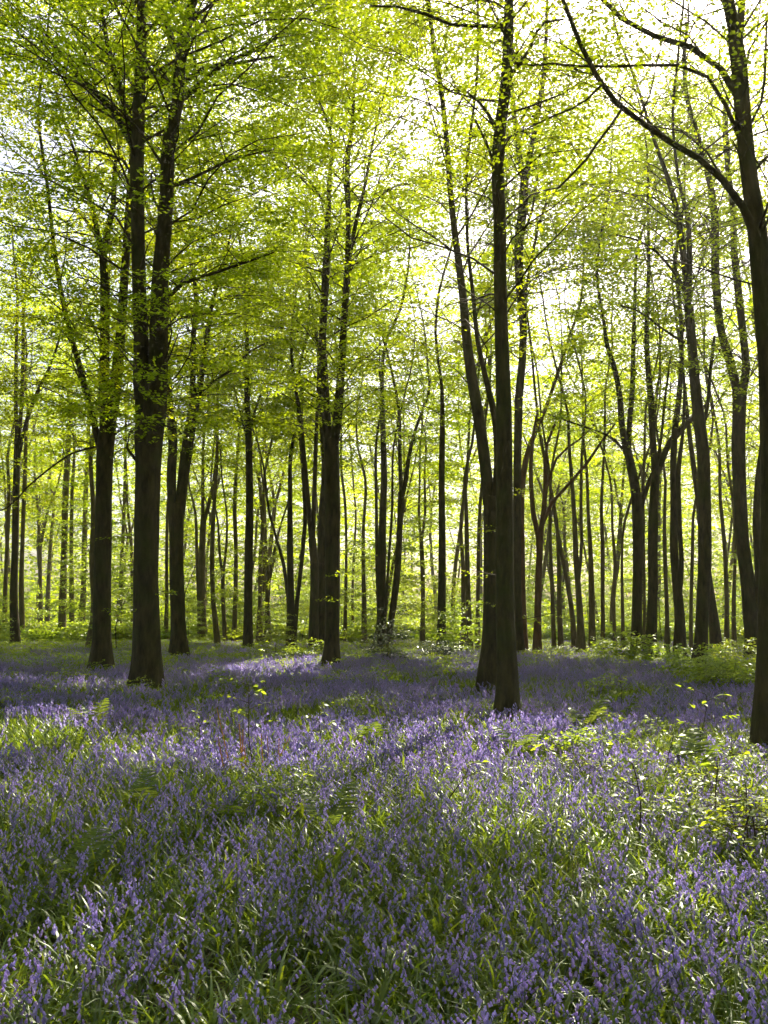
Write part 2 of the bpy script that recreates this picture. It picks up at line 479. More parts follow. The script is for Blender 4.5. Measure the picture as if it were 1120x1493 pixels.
def beech(label, stems_px, base_xy=None, bark=None, sides=12, zmin=5.0, step=0.7, blen=3.6, nsub=7, maxsp=1500, spray=1.0, keep=1.0,
          limbs_px=(), extend=True, group=None, epi=0, top=24.0, spread=0.22, seed=None, gap=0.30, leafl=0.096, limb_zmin=3.0):
    r = np.random.default_rng(seed if seed is not None else int(abs(stems_px[0][0][0]) * 31 + stems_px[0][0][1] * 7) % 99991)
    bx, by = (stems_px[0][0][0], stems_px[0][0][1])
    X, Y = on_ground(bx, by)
    base = np.array([X, Y, float(gz(X, Y))])
    bark = bark or M_BARK
    root = empty('beech_tree', base, label=label, category='tree', **({'group': group} if group else {}))
    grown = []
    def world(line, drift, first):
        pts = []
        y0 = None
        for (x, y, w) in line:
            if y0 is None: y0 = y
            off = drift * (y0 - y) * Y / F
            p = at(x, y, Y + off)
            pts.append([*p, 0.5 * w * (Y + off) / F])
        pts = np.array(pts)
        if first:
            p0 = pts[0].copy(); p0[2] = base[2] - 0.25; p0[3] *= 1.0
            if pts[0][2] - p0[2] > 0.05: pts = np.vstack([p0, pts])
        return pts
    lines = []
    # the stems end where the picture or the twigs hide them: carry them on upwards, thinner
    for k, l in enumerate(stems_px):
        W = world(l, 0.0 if k == 0 else r.uniform(-spread, spread), k == 0)
        has_child = any(abs(s2[0][0] - l[-1][0]) < 14 and abs(s2[0][1] - l[-1][1]) < 30 for s2 in stems_px[k + 1:])
        if extend and not has_child and W[-1][2] < top - 1:
            d = W[-1][:3] - W[-2][:3]; d = d / np.linalg.norm(d)
            q = W[-1].copy(); ext = []
            tz = top * r.uniform(0.85, 1.08)
            nst = max(2, int((tz - q[2]) / 1.8))
            rad0 = q[3]
            for j in range(nst):
                d = d * 0.75 + np.array([r.normal(0, .16), r.normal(0, .16), 0.38]); d /= np.linalg.norm(d)
                q = q.copy(); q[:3] += d * (tz - W[-1][2]) / nst
                q[3] = max(0.012, rad0 * (1 - 0.93 * (j + 1) / nst)); ext.append(q)
            W = np.vstack([W] + [e[None] for e in ext])
        lines.append((W, k))
    for l in limbs_px:
        lines.append((world(l, r.uniform(-spread, spread), False), 99))
    for W, k in lines:
        ln = np.linalg.norm(np.diff(W[:, :3], axis=0), axis=1).sum()
        n = max(6, int(ln / (0.35 if sides > 9 else 0.8)))
        S = smooth_line(W, n); S[:, 3] = np.maximum(S[:, 3], 0.008)
        if k != 0:
            S[0, 3] *= 1.05
        P, R = S[:, :3], S[:, 3]
        grown.append((P, R))
        sd = sides if k == 0 else max(5, sides - 3)
        V, Q = tubes((P - base)[None], R[None], sd, flare_fn(-0.02, r) if k == 0 else flare_fn(-50, r, 0, bumps=0.03))
        link('trunk' if k == 0 else 'limb', mesh_np('trunk' if k == 0 else 'limb', V, [Q], bark, True), root)
    br = grow(grown, r, [zmin] * len(stems_px) + [limb_zmin] * len(limbs_px), step, blen, nsub, sprayscale=spray, spray_gap=gap)
    if epi:
        P, R = grown[0]
        ep = []
        ok = (P[:, 2] > 1.4)
        PP, RR = P[ok], R[ok]
        sel = r.choice(len(PP), min(epi, len(PP)), replace=False)
        a = r.uniform(0, 6.28, len(sel))
        d = np.stack([np.cos(a), np.sin(a), np.full(len(sel), 0.2)], 1)
        L = r.uniform(0.25, 0.7, len(sel))
        E = np.stack([PP[sel] + d * (RR[sel] * 0.8)[:, None], PP[sel] + d * (RR[sel] + L * .5)[:, None], PP[sel] + d * (RR[sel] + L)[:, None]], 1)
    if br is not None:
        thin(br, maxsp, r)
        if epi:
            for j in range(2):
                br['pos'] = np.concatenate([br['pos'], E[:, 1 + j] - d * 0.1]); aa = a + r.normal(0, .5, len(a))
                br['ax'] = np.concatenate([br['ax'], np.stack([np.cos(aa), np.sin(aa), aa * 0], 1)])
                br['up'] = np.concatenate([br['up'], nrm(np.array([0, 0, 1.]) + r.normal(0, .2, (len(a), 3)))])
                br['size'] = np.concatenate([br['size'], r.uniform(.6, .9, len(a)) * spray])
        g = Geo()
        V, Q = tubes(br['P'] - base, br['R'], 5 if sides > 9 else 4); g.add(V, Q)
        V, Q = tubes(br['SP'] - base, br['SR'], 3); g.add(V, Q)
        if epi:
            V, Q = tubes(E - base, np.full((len(E), 3), 0.006), 3); g.add(V, Q)
        link('branches', g.mesh('branches', M_TWIG, True), root, kind='stuff')
        me, N = leaves_mesh('crown', br['pos'], br['ax'], br['up'], br['size'], r, M_LEAF, True, keep, leafl=leafl, zd=1.6 + 0.72 * Y, nleaf=26 if sides > 7 else 18)  # crown kept full above the view, unseen leaves shaped to shade the foreground
        me.transform(__import__('mathutils').Matrix.Translation(-Vector(base)))
        link('crown', me, root, kind='stuff')
        STATS['leaves'] += N
    return root


# ---- the trees one can pick out in the photograph: stems traced as (x, y, width) in photo pixels, distance from where the trunk meets the ground
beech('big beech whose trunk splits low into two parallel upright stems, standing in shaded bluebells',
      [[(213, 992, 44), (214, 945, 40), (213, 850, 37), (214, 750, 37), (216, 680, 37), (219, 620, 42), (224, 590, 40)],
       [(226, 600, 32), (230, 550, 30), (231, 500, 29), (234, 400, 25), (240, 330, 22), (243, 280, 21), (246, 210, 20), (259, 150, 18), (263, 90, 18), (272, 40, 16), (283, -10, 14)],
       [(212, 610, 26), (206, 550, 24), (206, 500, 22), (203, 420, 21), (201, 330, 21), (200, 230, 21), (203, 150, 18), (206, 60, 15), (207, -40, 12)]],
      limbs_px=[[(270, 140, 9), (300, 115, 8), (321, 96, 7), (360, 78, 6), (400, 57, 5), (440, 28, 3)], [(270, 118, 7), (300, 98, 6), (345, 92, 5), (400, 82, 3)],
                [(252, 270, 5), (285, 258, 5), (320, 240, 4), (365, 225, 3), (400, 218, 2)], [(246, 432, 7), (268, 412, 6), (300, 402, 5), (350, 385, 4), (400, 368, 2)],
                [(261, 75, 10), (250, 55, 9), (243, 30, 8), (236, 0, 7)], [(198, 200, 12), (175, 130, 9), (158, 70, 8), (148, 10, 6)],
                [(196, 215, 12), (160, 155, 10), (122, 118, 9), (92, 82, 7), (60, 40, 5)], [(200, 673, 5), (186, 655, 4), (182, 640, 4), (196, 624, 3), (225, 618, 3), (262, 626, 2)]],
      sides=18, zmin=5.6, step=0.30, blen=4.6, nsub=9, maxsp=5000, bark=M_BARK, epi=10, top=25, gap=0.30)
beech('large beech with a long low side branch beside the double-stemmed beech',
      [[(147, 970, 33), (148, 940, 28), (149, 880, 26), (150, 800, 24), (152, 700, 23), (155, 640, 25), (158, 615, 24)],
       [(159, 625, 18), (167, 575, 19), (173, 520, 16), (177, 470, 14), (182, 400, 12), (186, 330, 11), (190, 250, 8)],
       [(153, 620, 15), (152, 560, 15), (153, 480, 14), (152, 400, 12), (150, 368, 12)],
       [(151, 375, 9), (142, 340, 9), (136, 308, 8), (122, 260, 5)], [(151, 375, 10), (157, 335, 10), (164, 308, 9), (168, 240, 6)],
       [(147, 660, 11), (138, 620, 10), (127, 578, 10), (115, 530, 9), (105, 495, 8), (90, 430, 7), (80, 370, 6)]],
      limbs_px=[[(146, 650, 3.6), (107, 660, 3), (70, 685, 2.6), (36, 714, 2.2), (15, 738, 2), (-10, 748, 1.6)]],
      sides=14, zmin=5.6, step=0.36, blen=4.4, nsub=8, maxsp=4000, spray=1.1, epi=8, gap=0.31)
beech('fluted beech dividing into a narrow V behind the double-stemmed beech',
      [[(261, 952, 28), (260, 920, 23), (258, 850, 21), (257, 790, 20), (257, 735, 24)],
       [(252, 745, 13), (250, 700, 14), (252, 640, 14), (247, 590, 13), (244, 540, 11), (243, 480, 9), (241, 400, 8)],
       [(262, 745, 16), (267, 700, 16), (272, 660, 17), (278, 620, 16), (281, 598, 14)],
       [(280, 605, 9), (281, 560, 9), (282, 500, 8), (285, 420, 6)], [(283, 605, 10), (292, 560, 10), (298, 520, 9), (310, 440, 6), (328, 380, 4)]],
      limbs_px=[[(292, 572, 5), (318, 552, 4), (340, 537, 4), (365, 512, 3), (395, 497, 2)]],
      sides=12, zmin=7, step=0.42, blen=4.2, nsub=7, maxsp=2200, spray=1.2)
beech('straight slim beech with a single dark trunk at the far edge of the clearing',
      [[(362, 946, 15), (362, 900, 13), (363, 800, 12), (364, 750, 12), (363, 650, 10), (361, 600, 9), (360, 500, 7), (358, 400, 5)]],
      limbs_px=[[(364, 640, 4), (370, 605, 4), (380, 575, 3)], [(360, 640, 3), (350, 600, 3), (340, 560, 2)]], sides=9, zmin=7, step=0.5, blen=3.6, maxsp=800, spray=1.35)
beech('straight beech forking into a tall narrow V, sunlit bluebells at its foot',
      [[(483, 968, 27), (484, 945, 23), (485, 850, 22), (485, 750, 22), (484, 700, 23), (483, 640, 23)],
       [(480, 655, 14), (475, 600, 14), (472, 540, 13), (470, 500, 12), (472, 460, 12), (475, 400, 12), (478, 330, 9), (480, 270, 7), (483, 200, 5)],
       [(486, 655, 14), (493, 600, 14), (498, 530, 12), (501, 480, 11), (505, 420, 11), (508, 375, 11)],
       [(507, 385, 8), (508, 320, 8), (507, 230, 8), (514, 180, 7), (517, 110, 4)], [(508, 385, 7), (520, 320, 6), (530, 280, 5), (545, 200, 3)]],
      sides=13, zmin=6.5, step=0.30, blen=4.1, nsub=8, maxsp=2600, spray=1.15, epi=4)
beech('slender beech trunk standing close behind the tall V-forked beech',
      [[(469, 947, 16), (469, 850, 14), (470, 750, 12), (474, 690, 10), (470, 620, 8), (466, 540, 6)]], sides=8, zmin=8, step=0.6, blen=3.5, maxsp=600, spray=1.4)
beech('many-stemmed beech rising behind the holly bush, stems fanning out from its foot',
      [[(557, 943, 14), (556, 850, 13), (558, 760, 11), (560, 700, 10), (559, 640, 8), (557, 560, 6)],
       [(566, 935, 10), (578, 850, 10), (583, 770, 9), (585, 718, 10)], [(585, 725, 6), (583, 660, 6), (582, 600, 5)], [(586, 725, 7), (592, 700, 7), (597, 660, 6), (608, 620, 5)],
       [(554, 930, 5), (550, 840, 5), (549, 740, 5), (549, 640, 4)], [(560, 925, 5), (566, 830, 4), (572, 740, 4), (574, 650, 3)]],
      sides=8, zmin=8, step=0.6, blen=3.6, maxsp=1000, spray=1.4)
beech('straight beech with a clean pale-edged pole trunk beyond the holly bush', [[(644, 950, 14), (644, 900, 12), (645, 800, 11), (644, 700, 9), (645, 640, 8), (644, 560, 5)]],
      sides=8, zmin=8, step=0.55, blen=3.6, maxsp=700, spray=1.4)
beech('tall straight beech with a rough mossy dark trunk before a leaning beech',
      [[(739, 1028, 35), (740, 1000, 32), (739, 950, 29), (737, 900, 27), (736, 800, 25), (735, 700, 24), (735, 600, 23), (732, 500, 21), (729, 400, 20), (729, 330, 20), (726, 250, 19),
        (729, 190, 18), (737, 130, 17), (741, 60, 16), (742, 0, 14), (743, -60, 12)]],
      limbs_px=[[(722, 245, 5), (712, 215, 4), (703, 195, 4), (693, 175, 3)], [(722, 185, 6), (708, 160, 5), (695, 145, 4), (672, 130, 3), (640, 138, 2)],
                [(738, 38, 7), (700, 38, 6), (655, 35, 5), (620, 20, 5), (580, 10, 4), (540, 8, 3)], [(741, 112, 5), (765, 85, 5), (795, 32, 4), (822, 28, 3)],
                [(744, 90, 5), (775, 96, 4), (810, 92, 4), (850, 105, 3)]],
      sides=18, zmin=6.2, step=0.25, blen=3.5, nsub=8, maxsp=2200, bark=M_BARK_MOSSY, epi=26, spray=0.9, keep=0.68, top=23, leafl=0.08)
beech('beech with a leaning stem, half hidden by the mossy straight beech',
      [[(717, 992, 38), (718, 950, 32), (719, 850, 28), (718, 780, 26), (717, 725, 25)],
       [(713, 735, 18), (709, 690, 18), (703, 640, 17), (695, 590, 17), (688, 550, 16), (681, 500, 14), (676, 440, 12), (670, 390, 11), (662, 330, 10), (656, 270, 9), (650, 190, 8), (640, 110, 7), (634, 80, 6)],
       [(722, 735, 15), (727, 680, 13), (722, 610, 10), (708, 550, 8), (697, 500, 7), (690, 430, 6), (683, 370, 5)]],
      sides=15, zmin=6.5, step=0.36, blen=3.8, nsub=8, maxsp=2200, epi=4, keep=0.78)
beech('tall beech just behind the mossy straight beech, forking high into a V above it',
      [[(757, 952, 16), (755, 900, 13), (754, 850, 12), (754, 750, 12), (755, 650, 12), (757, 580, 12), (762, 520, 11), (763, 470, 12), (757, 400, 13), (757, 350, 14), (763, 300, 14), (765, 260, 13)],
       [(764, 270, 9), (756, 215, 9), (749, 160, 8), (744, 100, 6)], [(766, 270, 9), (775, 215, 9), (785, 160, 8), (793, 110, 8), (796, 60, 6), (798, 0, 5)]],
      limbs_px=[[(764, 440, 4), (775, 380, 4), (788, 320, 4), (800, 290, 3)], [(760, 345, 4), (772, 320, 4), (785, 250, 3)]], sides=11, zmin=8, step=0.6, blen=3.6, maxsp=1100, spray=1.25, keep=0.62)
beech('slim reddish beech stem close beside the high-forking beech', [[(764, 947, 12), (762, 880, 10), (761, 800, 9), (762, 700, 9), (769, 660, 8), (780, 632, 7), (789, 612, 6)]],
      sides=8, zmin=9, step=0.7, blen=3.2, maxsp=350, spray=1.3, bark=M_BARK_RED)
beech('small reddish-brown beech with a candelabra of spreading bare limbs',
      [[(783, 952, 13), (784, 900, 10), (785, 850, 10), (787, 800, 10), (787, 772, 12)],
       [(785, 782, 8), (778, 750, 8), (775, 720, 7), (774, 680, 6), (778, 630, 5), (783, 605, 4)], [(788, 780, 8), (793, 745, 8), (796, 700, 7), (795, 660, 5), (800, 640, 4), (809, 618, 4)]],
      limbs_px=[[(790, 765, 7), (800, 740, 6), (820, 715, 5), (840, 695, 5), (860, 670, 5), (880, 640, 4), (897, 618, 3)], [(797, 712, 4), (803, 690, 4), (815, 663, 4), (840, 645, 3), (862, 625, 2)]],
      sides=9, zmin=8.6, step=0.8, blen=2.2, maxsp=260, bark=M_BARK_RED, spray=1.2, extend=False, limb_zmin=8.6)
beech('beech splitting halfway up into two curving stems with a thin bare side branch',
      [[(929, 952, 18), (929, 900, 15), (930, 800, 14), (929, 740, 15), (925, 705, 14), (921, 685, 14), (915, 655, 12)],
       [(914, 662, 10), (907, 620, 10), (904, 580, 9), (897, 540, 8), (886, 505, 7), (880, 465, 5)], [(916, 662, 9), (918, 620, 8), (922, 570, 8), (924, 500, 7), (926, 430, 5), (930, 360, 4)]],
      limbs_px=[[(908, 655, 4), (895, 640, 4), (870, 628, 3), (840, 618, 3), (800, 604, 2)], [(934, 745, 7), (942, 715, 7), (952, 690, 6), (968, 660, 6), (985, 640, 5), (1008, 612, 5)]],
      sides=11, zmin=8.5, step=0.65, blen=3.3, maxsp=1000, spray=1.25, keep=0.62)
beech('beech with an elbow of side limbs, next to the beech with two curving stems',
      [[(949, 955, 18), (951, 900, 15), (952, 850, 14), (952, 800, 14), (954, 720, 13), (957, 680, 12)],
       [(956, 690, 11), (952, 640, 10), (949, 580, 10), (944, 520, 8), (943, 470, 7), (946, 400, 6), (945, 300, 4)]],
      limbs_px=[[(955, 700, 9), (965, 672, 9), (975, 648, 9), (990, 627, 8), (1010, 610, 7), (1030, 590, 5)], [(957, 685, 5), (964, 640, 4), (970, 580, 4), (978, 520, 3)]],
      sides=11, zmin=8.5, step=0.65, blen=3.3, maxsp=1000, spray=1.25, keep=0.62)
beech('slender S-curved beech with a second thin stem from its lower trunk',
      [[(992, 955, 18), (991, 900, 14), (987, 850, 13), (983, 800, 12), (983, 740, 11), (982, 680, 9), (984, 630, 9), (990, 580, 8), (994, 530, 7), (992, 450, 6), (985, 380, 5)],
       [(991, 870, 7), (994, 830, 7), (991, 760, 7), (990, 680, 7), (995, 640, 5), (998, 570, 4)]], sides=10, zmin=8.5, step=0.6, blen=3.3, maxsp=700, spray=1.25, keep=0.65)
beech('tall dark beech with a gently bowed trunk standing in the sunlit brambles',
      [[(1021, 970, 24), (1022, 945, 20), (1024, 900, 19), (1028, 800, 19), (1027, 720, 18), (1025, 660, 18), (1018, 600, 17), (1012, 540, 15), (1008, 490, 14), (1004, 445, 14)],
       [(1004, 455, 10), (997, 375, 10), (986, 303, 9), (973, 257, 7), (955, 207, 5)], [(1004, 455, 9), (1005, 350, 8), (1002, 314, 7), (991, 268, 5)]],
      limbs_px=[[(1022, 640, 6), (1032, 590, 5), (1036, 540, 5), (1042, 490, 4)], [(998, 420, 5), (985, 400, 4), (955, 365, 4), (930, 350, 3), (898, 342, 2)], [(998, 500, 4), (960, 475, 3), (935, 455, 3), (905, 445, 2)]],
      sides=14, zmin=7, step=0.4, blen=3.6, nsub=7, maxsp=2200, keep=0.52, spray=1.1)
beech('thin beech leaning away behind the dark bowed beech', [[(1045, 950, 18), (1039, 885, 12), (1030, 820, 10), (1019, 730, 9), (1010, 670, 7), (1003, 610, 6), (996, 540, 4)]],
      sides=9, zmin=8, step=0.6, blen=3.2, maxsp=500, spray=1.3)
beech('beech with a bowed trunk dividing into tall crossing stems, standing in shade near the brambles',
      [[(1100, 958, 26), (1098, 930, 22), (1093, 885, 20), (1090, 842, 20), (1083, 795, 20), (1079, 723, 19), (1077, 650, 19), (1078, 590, 19), (1079, 560, 22)],
       [(1076, 575, 13), (1064, 525, 13), (1053, 490, 12), (1044, 411, 12), (1041, 304, 11), (1031, 246, 9), (1016, 193, 8), (1002, 143, 7), (998, 71, 6)],
       [(1082, 575, 13), (1088, 536, 12), (1085, 500, 11), (1077, 429, 11), (1070, 357, 10), (1069, 304, 9), (1061, 243, 8), (1061, 143, 6)],
       [(1098, 910, 10), (1106, 840, 11), (1103, 760, 11), (1106, 700, 10), (1112, 650, 9), (1118, 560, 8), (1125, 450, 7)]],
      sides=14, zmin=7, step=0.4, blen=3.6, nsub=7, maxsp=2200, keep=0.52, spray=1.1)
beech('near beech with a smooth brown trunk throwing a long curved limb across the sky',
      [[(1122, 1075, 44), (1124, 1030, 43), (1125, 990, 41), (1126, 880, 37), (1128, 740, 35), (1126, 640, 33), (1122, 530, 31), (1112, 420, 31), (1103, 330, 29), (1093, 260, 25), (1086, 200, 24),
        (1082, 150, 24), (1079, 100, 24), (1071, 50, 22)],
       [(1074, 65, 17), (1062, 0, 19), (1050, -50, 17), (1040, -140, 14)], [(1078, 75, 10), (1081, 20, 11), (1085, -60, 10)]],
      limbs_px=[[(1103, 345, 16), (1092, 314, 12), (1070, 286, 11), (1041, 246, 10), (1016, 229, 9), (977, 207, 9), (941, 182, 8), (906, 157, 8), (877, 125, 8), (863, 96, 7), (845, 61, 7), (824, 7, 6), (805, -40, 5)],
                [(1079, 145, 12), (1066, 122, 10), (1041, 89, 9), (1006, 68, 9), (970, 57, 8), (934, 45, 7), (899, 21, 7), (870, -10, 6)],
                [(1078, 200, 7), (1064, 170, 6), (1052, 136, 6), (1031, 111, 5), (995, 96, 5), (934, 95, 4), (863, 97, 4), (791, 92, 3)],
                [(906, 160, 4), (893, 180, 4), (880, 196, 4), (855, 232, 4), (813, 275, 3)], [(876, 125, 4), (850, 150, 3), (800, 172, 3), (760, 192, 2)],
                [(1100, 250, 5), (1112, 235, 5), (1130, 220, 4)], [(1095, 180, 4), (1110, 150, 4), (1116, 90, 4), (1118, 20, 3)]],
      sides=20, zmin=5.2, step=0.40, blen=3.0, nsub=7, maxsp=1800, keep=0.42, spray=0.95, top=23, spread=0.35, leafl=0.07)
beech('beech at the shady edge of the wood whose slim trunk parts into three upright stems',
      [[(22, 938, 14), (20, 880, 12), (22, 800, 10), (24, 700, 10), (26, 640, 11)], [(25, 650, 6), (23, 580, 6), (24, 500, 5), (25, 420, 4)], [(27, 650, 6), (32, 580, 6), (34, 500, 5), (36, 430, 4)],
       [(28, 660, 6), (40, 610, 6), (55, 570, 5), (75, 530, 4), (86, 495, 3)]], sides=9, zmin=7, step=0.55, blen=3.6, maxsp=800, spray=1.35)

FAR_GROUP = 'slim beeches beyond the clearing'
FAR = [
    [[(90, 932, 12), (92, 850, 10), (94, 780, 9), (96, 710, 9), (99, 650, 8), (101, 600, 5)]],
    [[(104, 930, 8), (104, 800, 6), (105, 720, 5), (108, 640, 4)]],
    [[(118, 928, 12), (121, 870, 8), (123, 800, 8), (125, 720, 7), (127, 670, 6), (130, 600, 4)]],
    [[(58, 926, 8), (59, 850, 5), (58, 790, 6)], [(58, 800, 4), (55, 740, 4), (50, 680, 3)], [(59, 800, 4), (70, 745, 4), (86, 700, 3)]],
    [[(68, 922, 9), (71, 840, 6), (74, 790, 5), (78, 730, 4)]],
    [[(131, 946, 14), (137, 890, 9), (134, 820, 8), (136, 740, 7), (132, 660, 6)]],
    [[(174, 930, 7), (177, 830, 6), (181, 740, 5), (183, 650, 4), (184, 580, 3)]],
    [[(193, 930, 6), (193, 860, 5), (191, 790, 5), (186, 740, 4), (184, 690, 4)]],
    [[(6, 932, 7), (8, 850, 6), (11, 780, 6), (13, 710, 5)]],
    [[(32, 934, 8), (31, 850, 7), (33, 780, 6), (36, 700, 6), (38, 640, 5)]],
    [[(242, 935, 7), (243, 860, 5), (243, 800, 5), (245, 730, 4)]],
    [[(294, 935, 15), (294, 850, 11), (295, 790, 10), (297, 750, 9)], [(296, 760, 6), (296, 700, 5), (297, 640, 4)], [(298, 760, 6), (306, 730, 6), (312, 700, 5), (316, 660, 4)], [(291, 900, 6), (287, 800, 5), (284, 740, 4), (276, 710, 3)]],
    [[(317, 940, 10), (311, 880, 7), (309, 810, 7), (312, 740, 6), (316, 680, 5), (317, 620, 4)]],
    [[(328, 937, 7), (325, 870, 6), (325, 830, 6)], [(325, 840, 4), (320, 805, 4), (318, 760, 3)], [(325, 840, 4), (330, 800, 4), (331, 750, 3)]],
    [[(341, 936, 8), (343, 880, 7), (344, 800, 6), (342, 740, 6), (345, 680, 5), (350, 620, 4)]],
    [[(378, 938, 11), (379, 880, 7), (380, 810, 6), (384, 760, 5), (386, 690, 4)]],
    [[(391, 937, 11), (390, 880, 7), (391, 840, 7)], [(391, 850, 4), (388, 790, 4), (386, 730, 3)], [(392, 850, 5), (400, 805, 5), (408, 770, 3)]],
    [[(503, 937, 6), (504, 870, 5), (505, 800, 4), (503, 730, 4)]],
    [[(515, 930, 5), (514, 870, 4), (516, 810, 4), (519, 750, 3)]],
    [[(531, 937, 9), (531, 880, 7), (530, 830, 6), (530, 770, 5), (533, 700, 4)]],
    [[(616, 938, 8), (617, 880, 6), (616, 820, 7), (614, 780, 6)], [(614, 790, 4), (611, 750, 4), (612, 700, 3)], [(615, 790, 4), (620, 745, 4), (619, 690, 3)]],
    [[(676, 942, 11), (676, 880, 7), (675, 820, 6), (672, 760, 5)]],
    [[(686, 948, 9), (684, 900, 8), (681, 800, 7), (680, 740, 6), (678, 690, 5), (688, 650, 4)]],
    [[(697, 946, 8), (697, 880, 6), (698, 800, 6), (700, 740, 5), (704, 690, 4)]],
    [[(808, 946, 7), (806, 880, 6), (803, 800, 5), (802, 740, 4)]],
    [[(818, 946, 8), (816, 880, 7), (815, 820, 6), (812, 760, 5)]],
    [[(838, 946, 9), (834, 890, 7), (822, 820, 6), (812, 770, 5), (806, 735, 4)]],
    [[(848, 948, 13), (845, 880, 9), (840, 810, 8), (838, 760, 7), (834, 700, 6), (830, 650, 5), (828, 600, 4)], [(843, 850, 6), (848, 800, 5), (847, 740, 5), (849, 650, 4)]],
    [[(864, 944, 10), (863, 870, 9), (861, 800, 7), (858, 750, 5)]],
    [[(880, 948, 7), (879, 880, 6), (879, 800, 6), (877, 740, 5), (880, 680, 4)]],
    [[(897, 942, 6), (895, 880, 5), (897, 820, 5), (893, 770, 4)]],
    [[(909, 946, 6), (908, 890, 5), (907, 830, 4), (909, 770, 4)]],
    [[(939, 950, 5), (940, 880, 4), (939, 800, 4), (938, 720, 4), (940, 660, 4)]],
    [[(973, 953, 9), (973, 900, 6), (970, 820, 6), (969, 760, 5), (970, 690, 4)]],
    [[(1008, 948, 6), (1008, 880, 5), (1010, 800, 5), (1012, 740, 4)]],
    [[(1060, 948, 8), (1060, 880, 6), (1057, 800, 6), (1050, 720, 5), (1049, 650, 4)]],
    [[(1071, 946, 7), (1070, 880, 6), (1072, 810, 5), (1070, 740, 4)]],
]
FAR_LABELS = [
    'pole-like beech behind the gap beside the long low side branch',
    'thin beech close behind the pole-like beech near the long low branch',
    'thickish far beech just beside the foot of the beech with the long low branch',
    'far beech forking low, behind the three-stemmed beech at the shady edge',
    'slim far beech next to the low-forking one behind the three-stemmed beech',
    'far beech peeping out behind the foot of the beech with the long low branch',
    'thin far beech between the long-branched beech and the double-stemmed beech',
    'very thin far beech touching the outline of the double-stemmed beech',
    'thin far beech beyond the three-stemmed beech, on its outer side',
    'far beech half behind the three-stemmed beech at the shady edge',
    'thin far beech between the double-stemmed beech and the fluted V beech',
    'far beech with side stems from its foot, next to the fluted V beech',
    'slightly leaning far beech beside the one with side stems',
    'short far beech forking like a Y beside the leaning far beech',
    'slim far beech just beside the straight slim dark beech',
    'far beech just past the straight slim dark beech, single-stemmed',
    'far beech parting into two thin arms past the straight slim dark beech',
    'hair-thin far beech past the tall V-forked beech',
    'thinnest far beech in the gap before the holly bush',
    "far beech showing through the holly bush's gap, beside the many-stemmed beech",
    'far beech with a narrow fork between the many-stemmed and pole-trunked beeches',
    'far beech between the pole-trunked beech and the leaning-stem beech',
    'slim far beech nearest the leaning-stem beech, curving at its top',
    'thin far beech almost touching the leaning-stem beech',
    'thin far beech just past the reddish candelabra beech',
    'second thin far beech past the reddish candelabra beech',
    'far beech bending towards the reddish candelabra beech',
    "far beech of two rising stems under the candelabra's long limb",
    "stout far beech behind the candelabra's long limb",
    'upright far beech before the beech with two curving stems',
    'thin far beech in shade before the beech with two curving stems',
    'hair-thin far beech beside the beech with two curving stems',
    'thin far beech squeezed between the two-curving-stem beech and the elbow beech',
    'far beech between the elbow beech and the S-curved beech',
    'thin far beech between the S-curved beech and the dark bowed beech',
    'far beech leaning behind the brambles past the dark bowed beech',
    'thin far beech behind the heaped brambles']
for k, s in enumerate(FAR):
    beech(FAR_LABELS[k], s, sides=7, zmin=6.5 + (k * 7 % 5) * 0.8, step=0.6, blen=3.4, nsub=6, maxsp=300, spray=1.6, group=FAR_GROUP, leafl=0.11, bark=M_BARK_HAZED, top=20 + (k * 5 % 7), gap=0.5)
beech('far clump of beech stems splaying from one foot, like a bundle',
      [[(425, 944, 17), (424, 880, 11), (423, 800, 9), (423, 720, 7), (425, 650, 5)], [(429, 930, 7), (433, 880, 7), (440, 820, 6), (445, 760, 6), (443, 700, 6), (436, 620, 5), (430, 560, 4), (426, 510, 3)],
       [(422, 930, 6), (420, 870, 6), (412, 815, 5), (403, 785, 4), (391, 740, 4), (386, 690, 3)]], sides=8, zmin=7.5, step=0.6, blen=3.4, maxsp=800, spray=1.5)
beech('beech whose trunk bends aside and parts into two thin stems, next to the splayed clump',
      [[(457, 948, 16), (458, 880, 13), (459, 830, 12), (455, 785, 11)], [(456, 795, 9), (448, 720, 8), (443, 660, 7), (437, 600, 6), (430, 560, 5), (424, 500, 4)], [(456, 795, 7), (459, 700, 7), (461, 640, 6), (463, 590, 5), (465, 520, 4)]],
      sides=8, zmin=7.5, step=0.6, blen=3.4, maxsp=800, spray=1.5)
print('leaves on traced trees', STATS['leaves'])


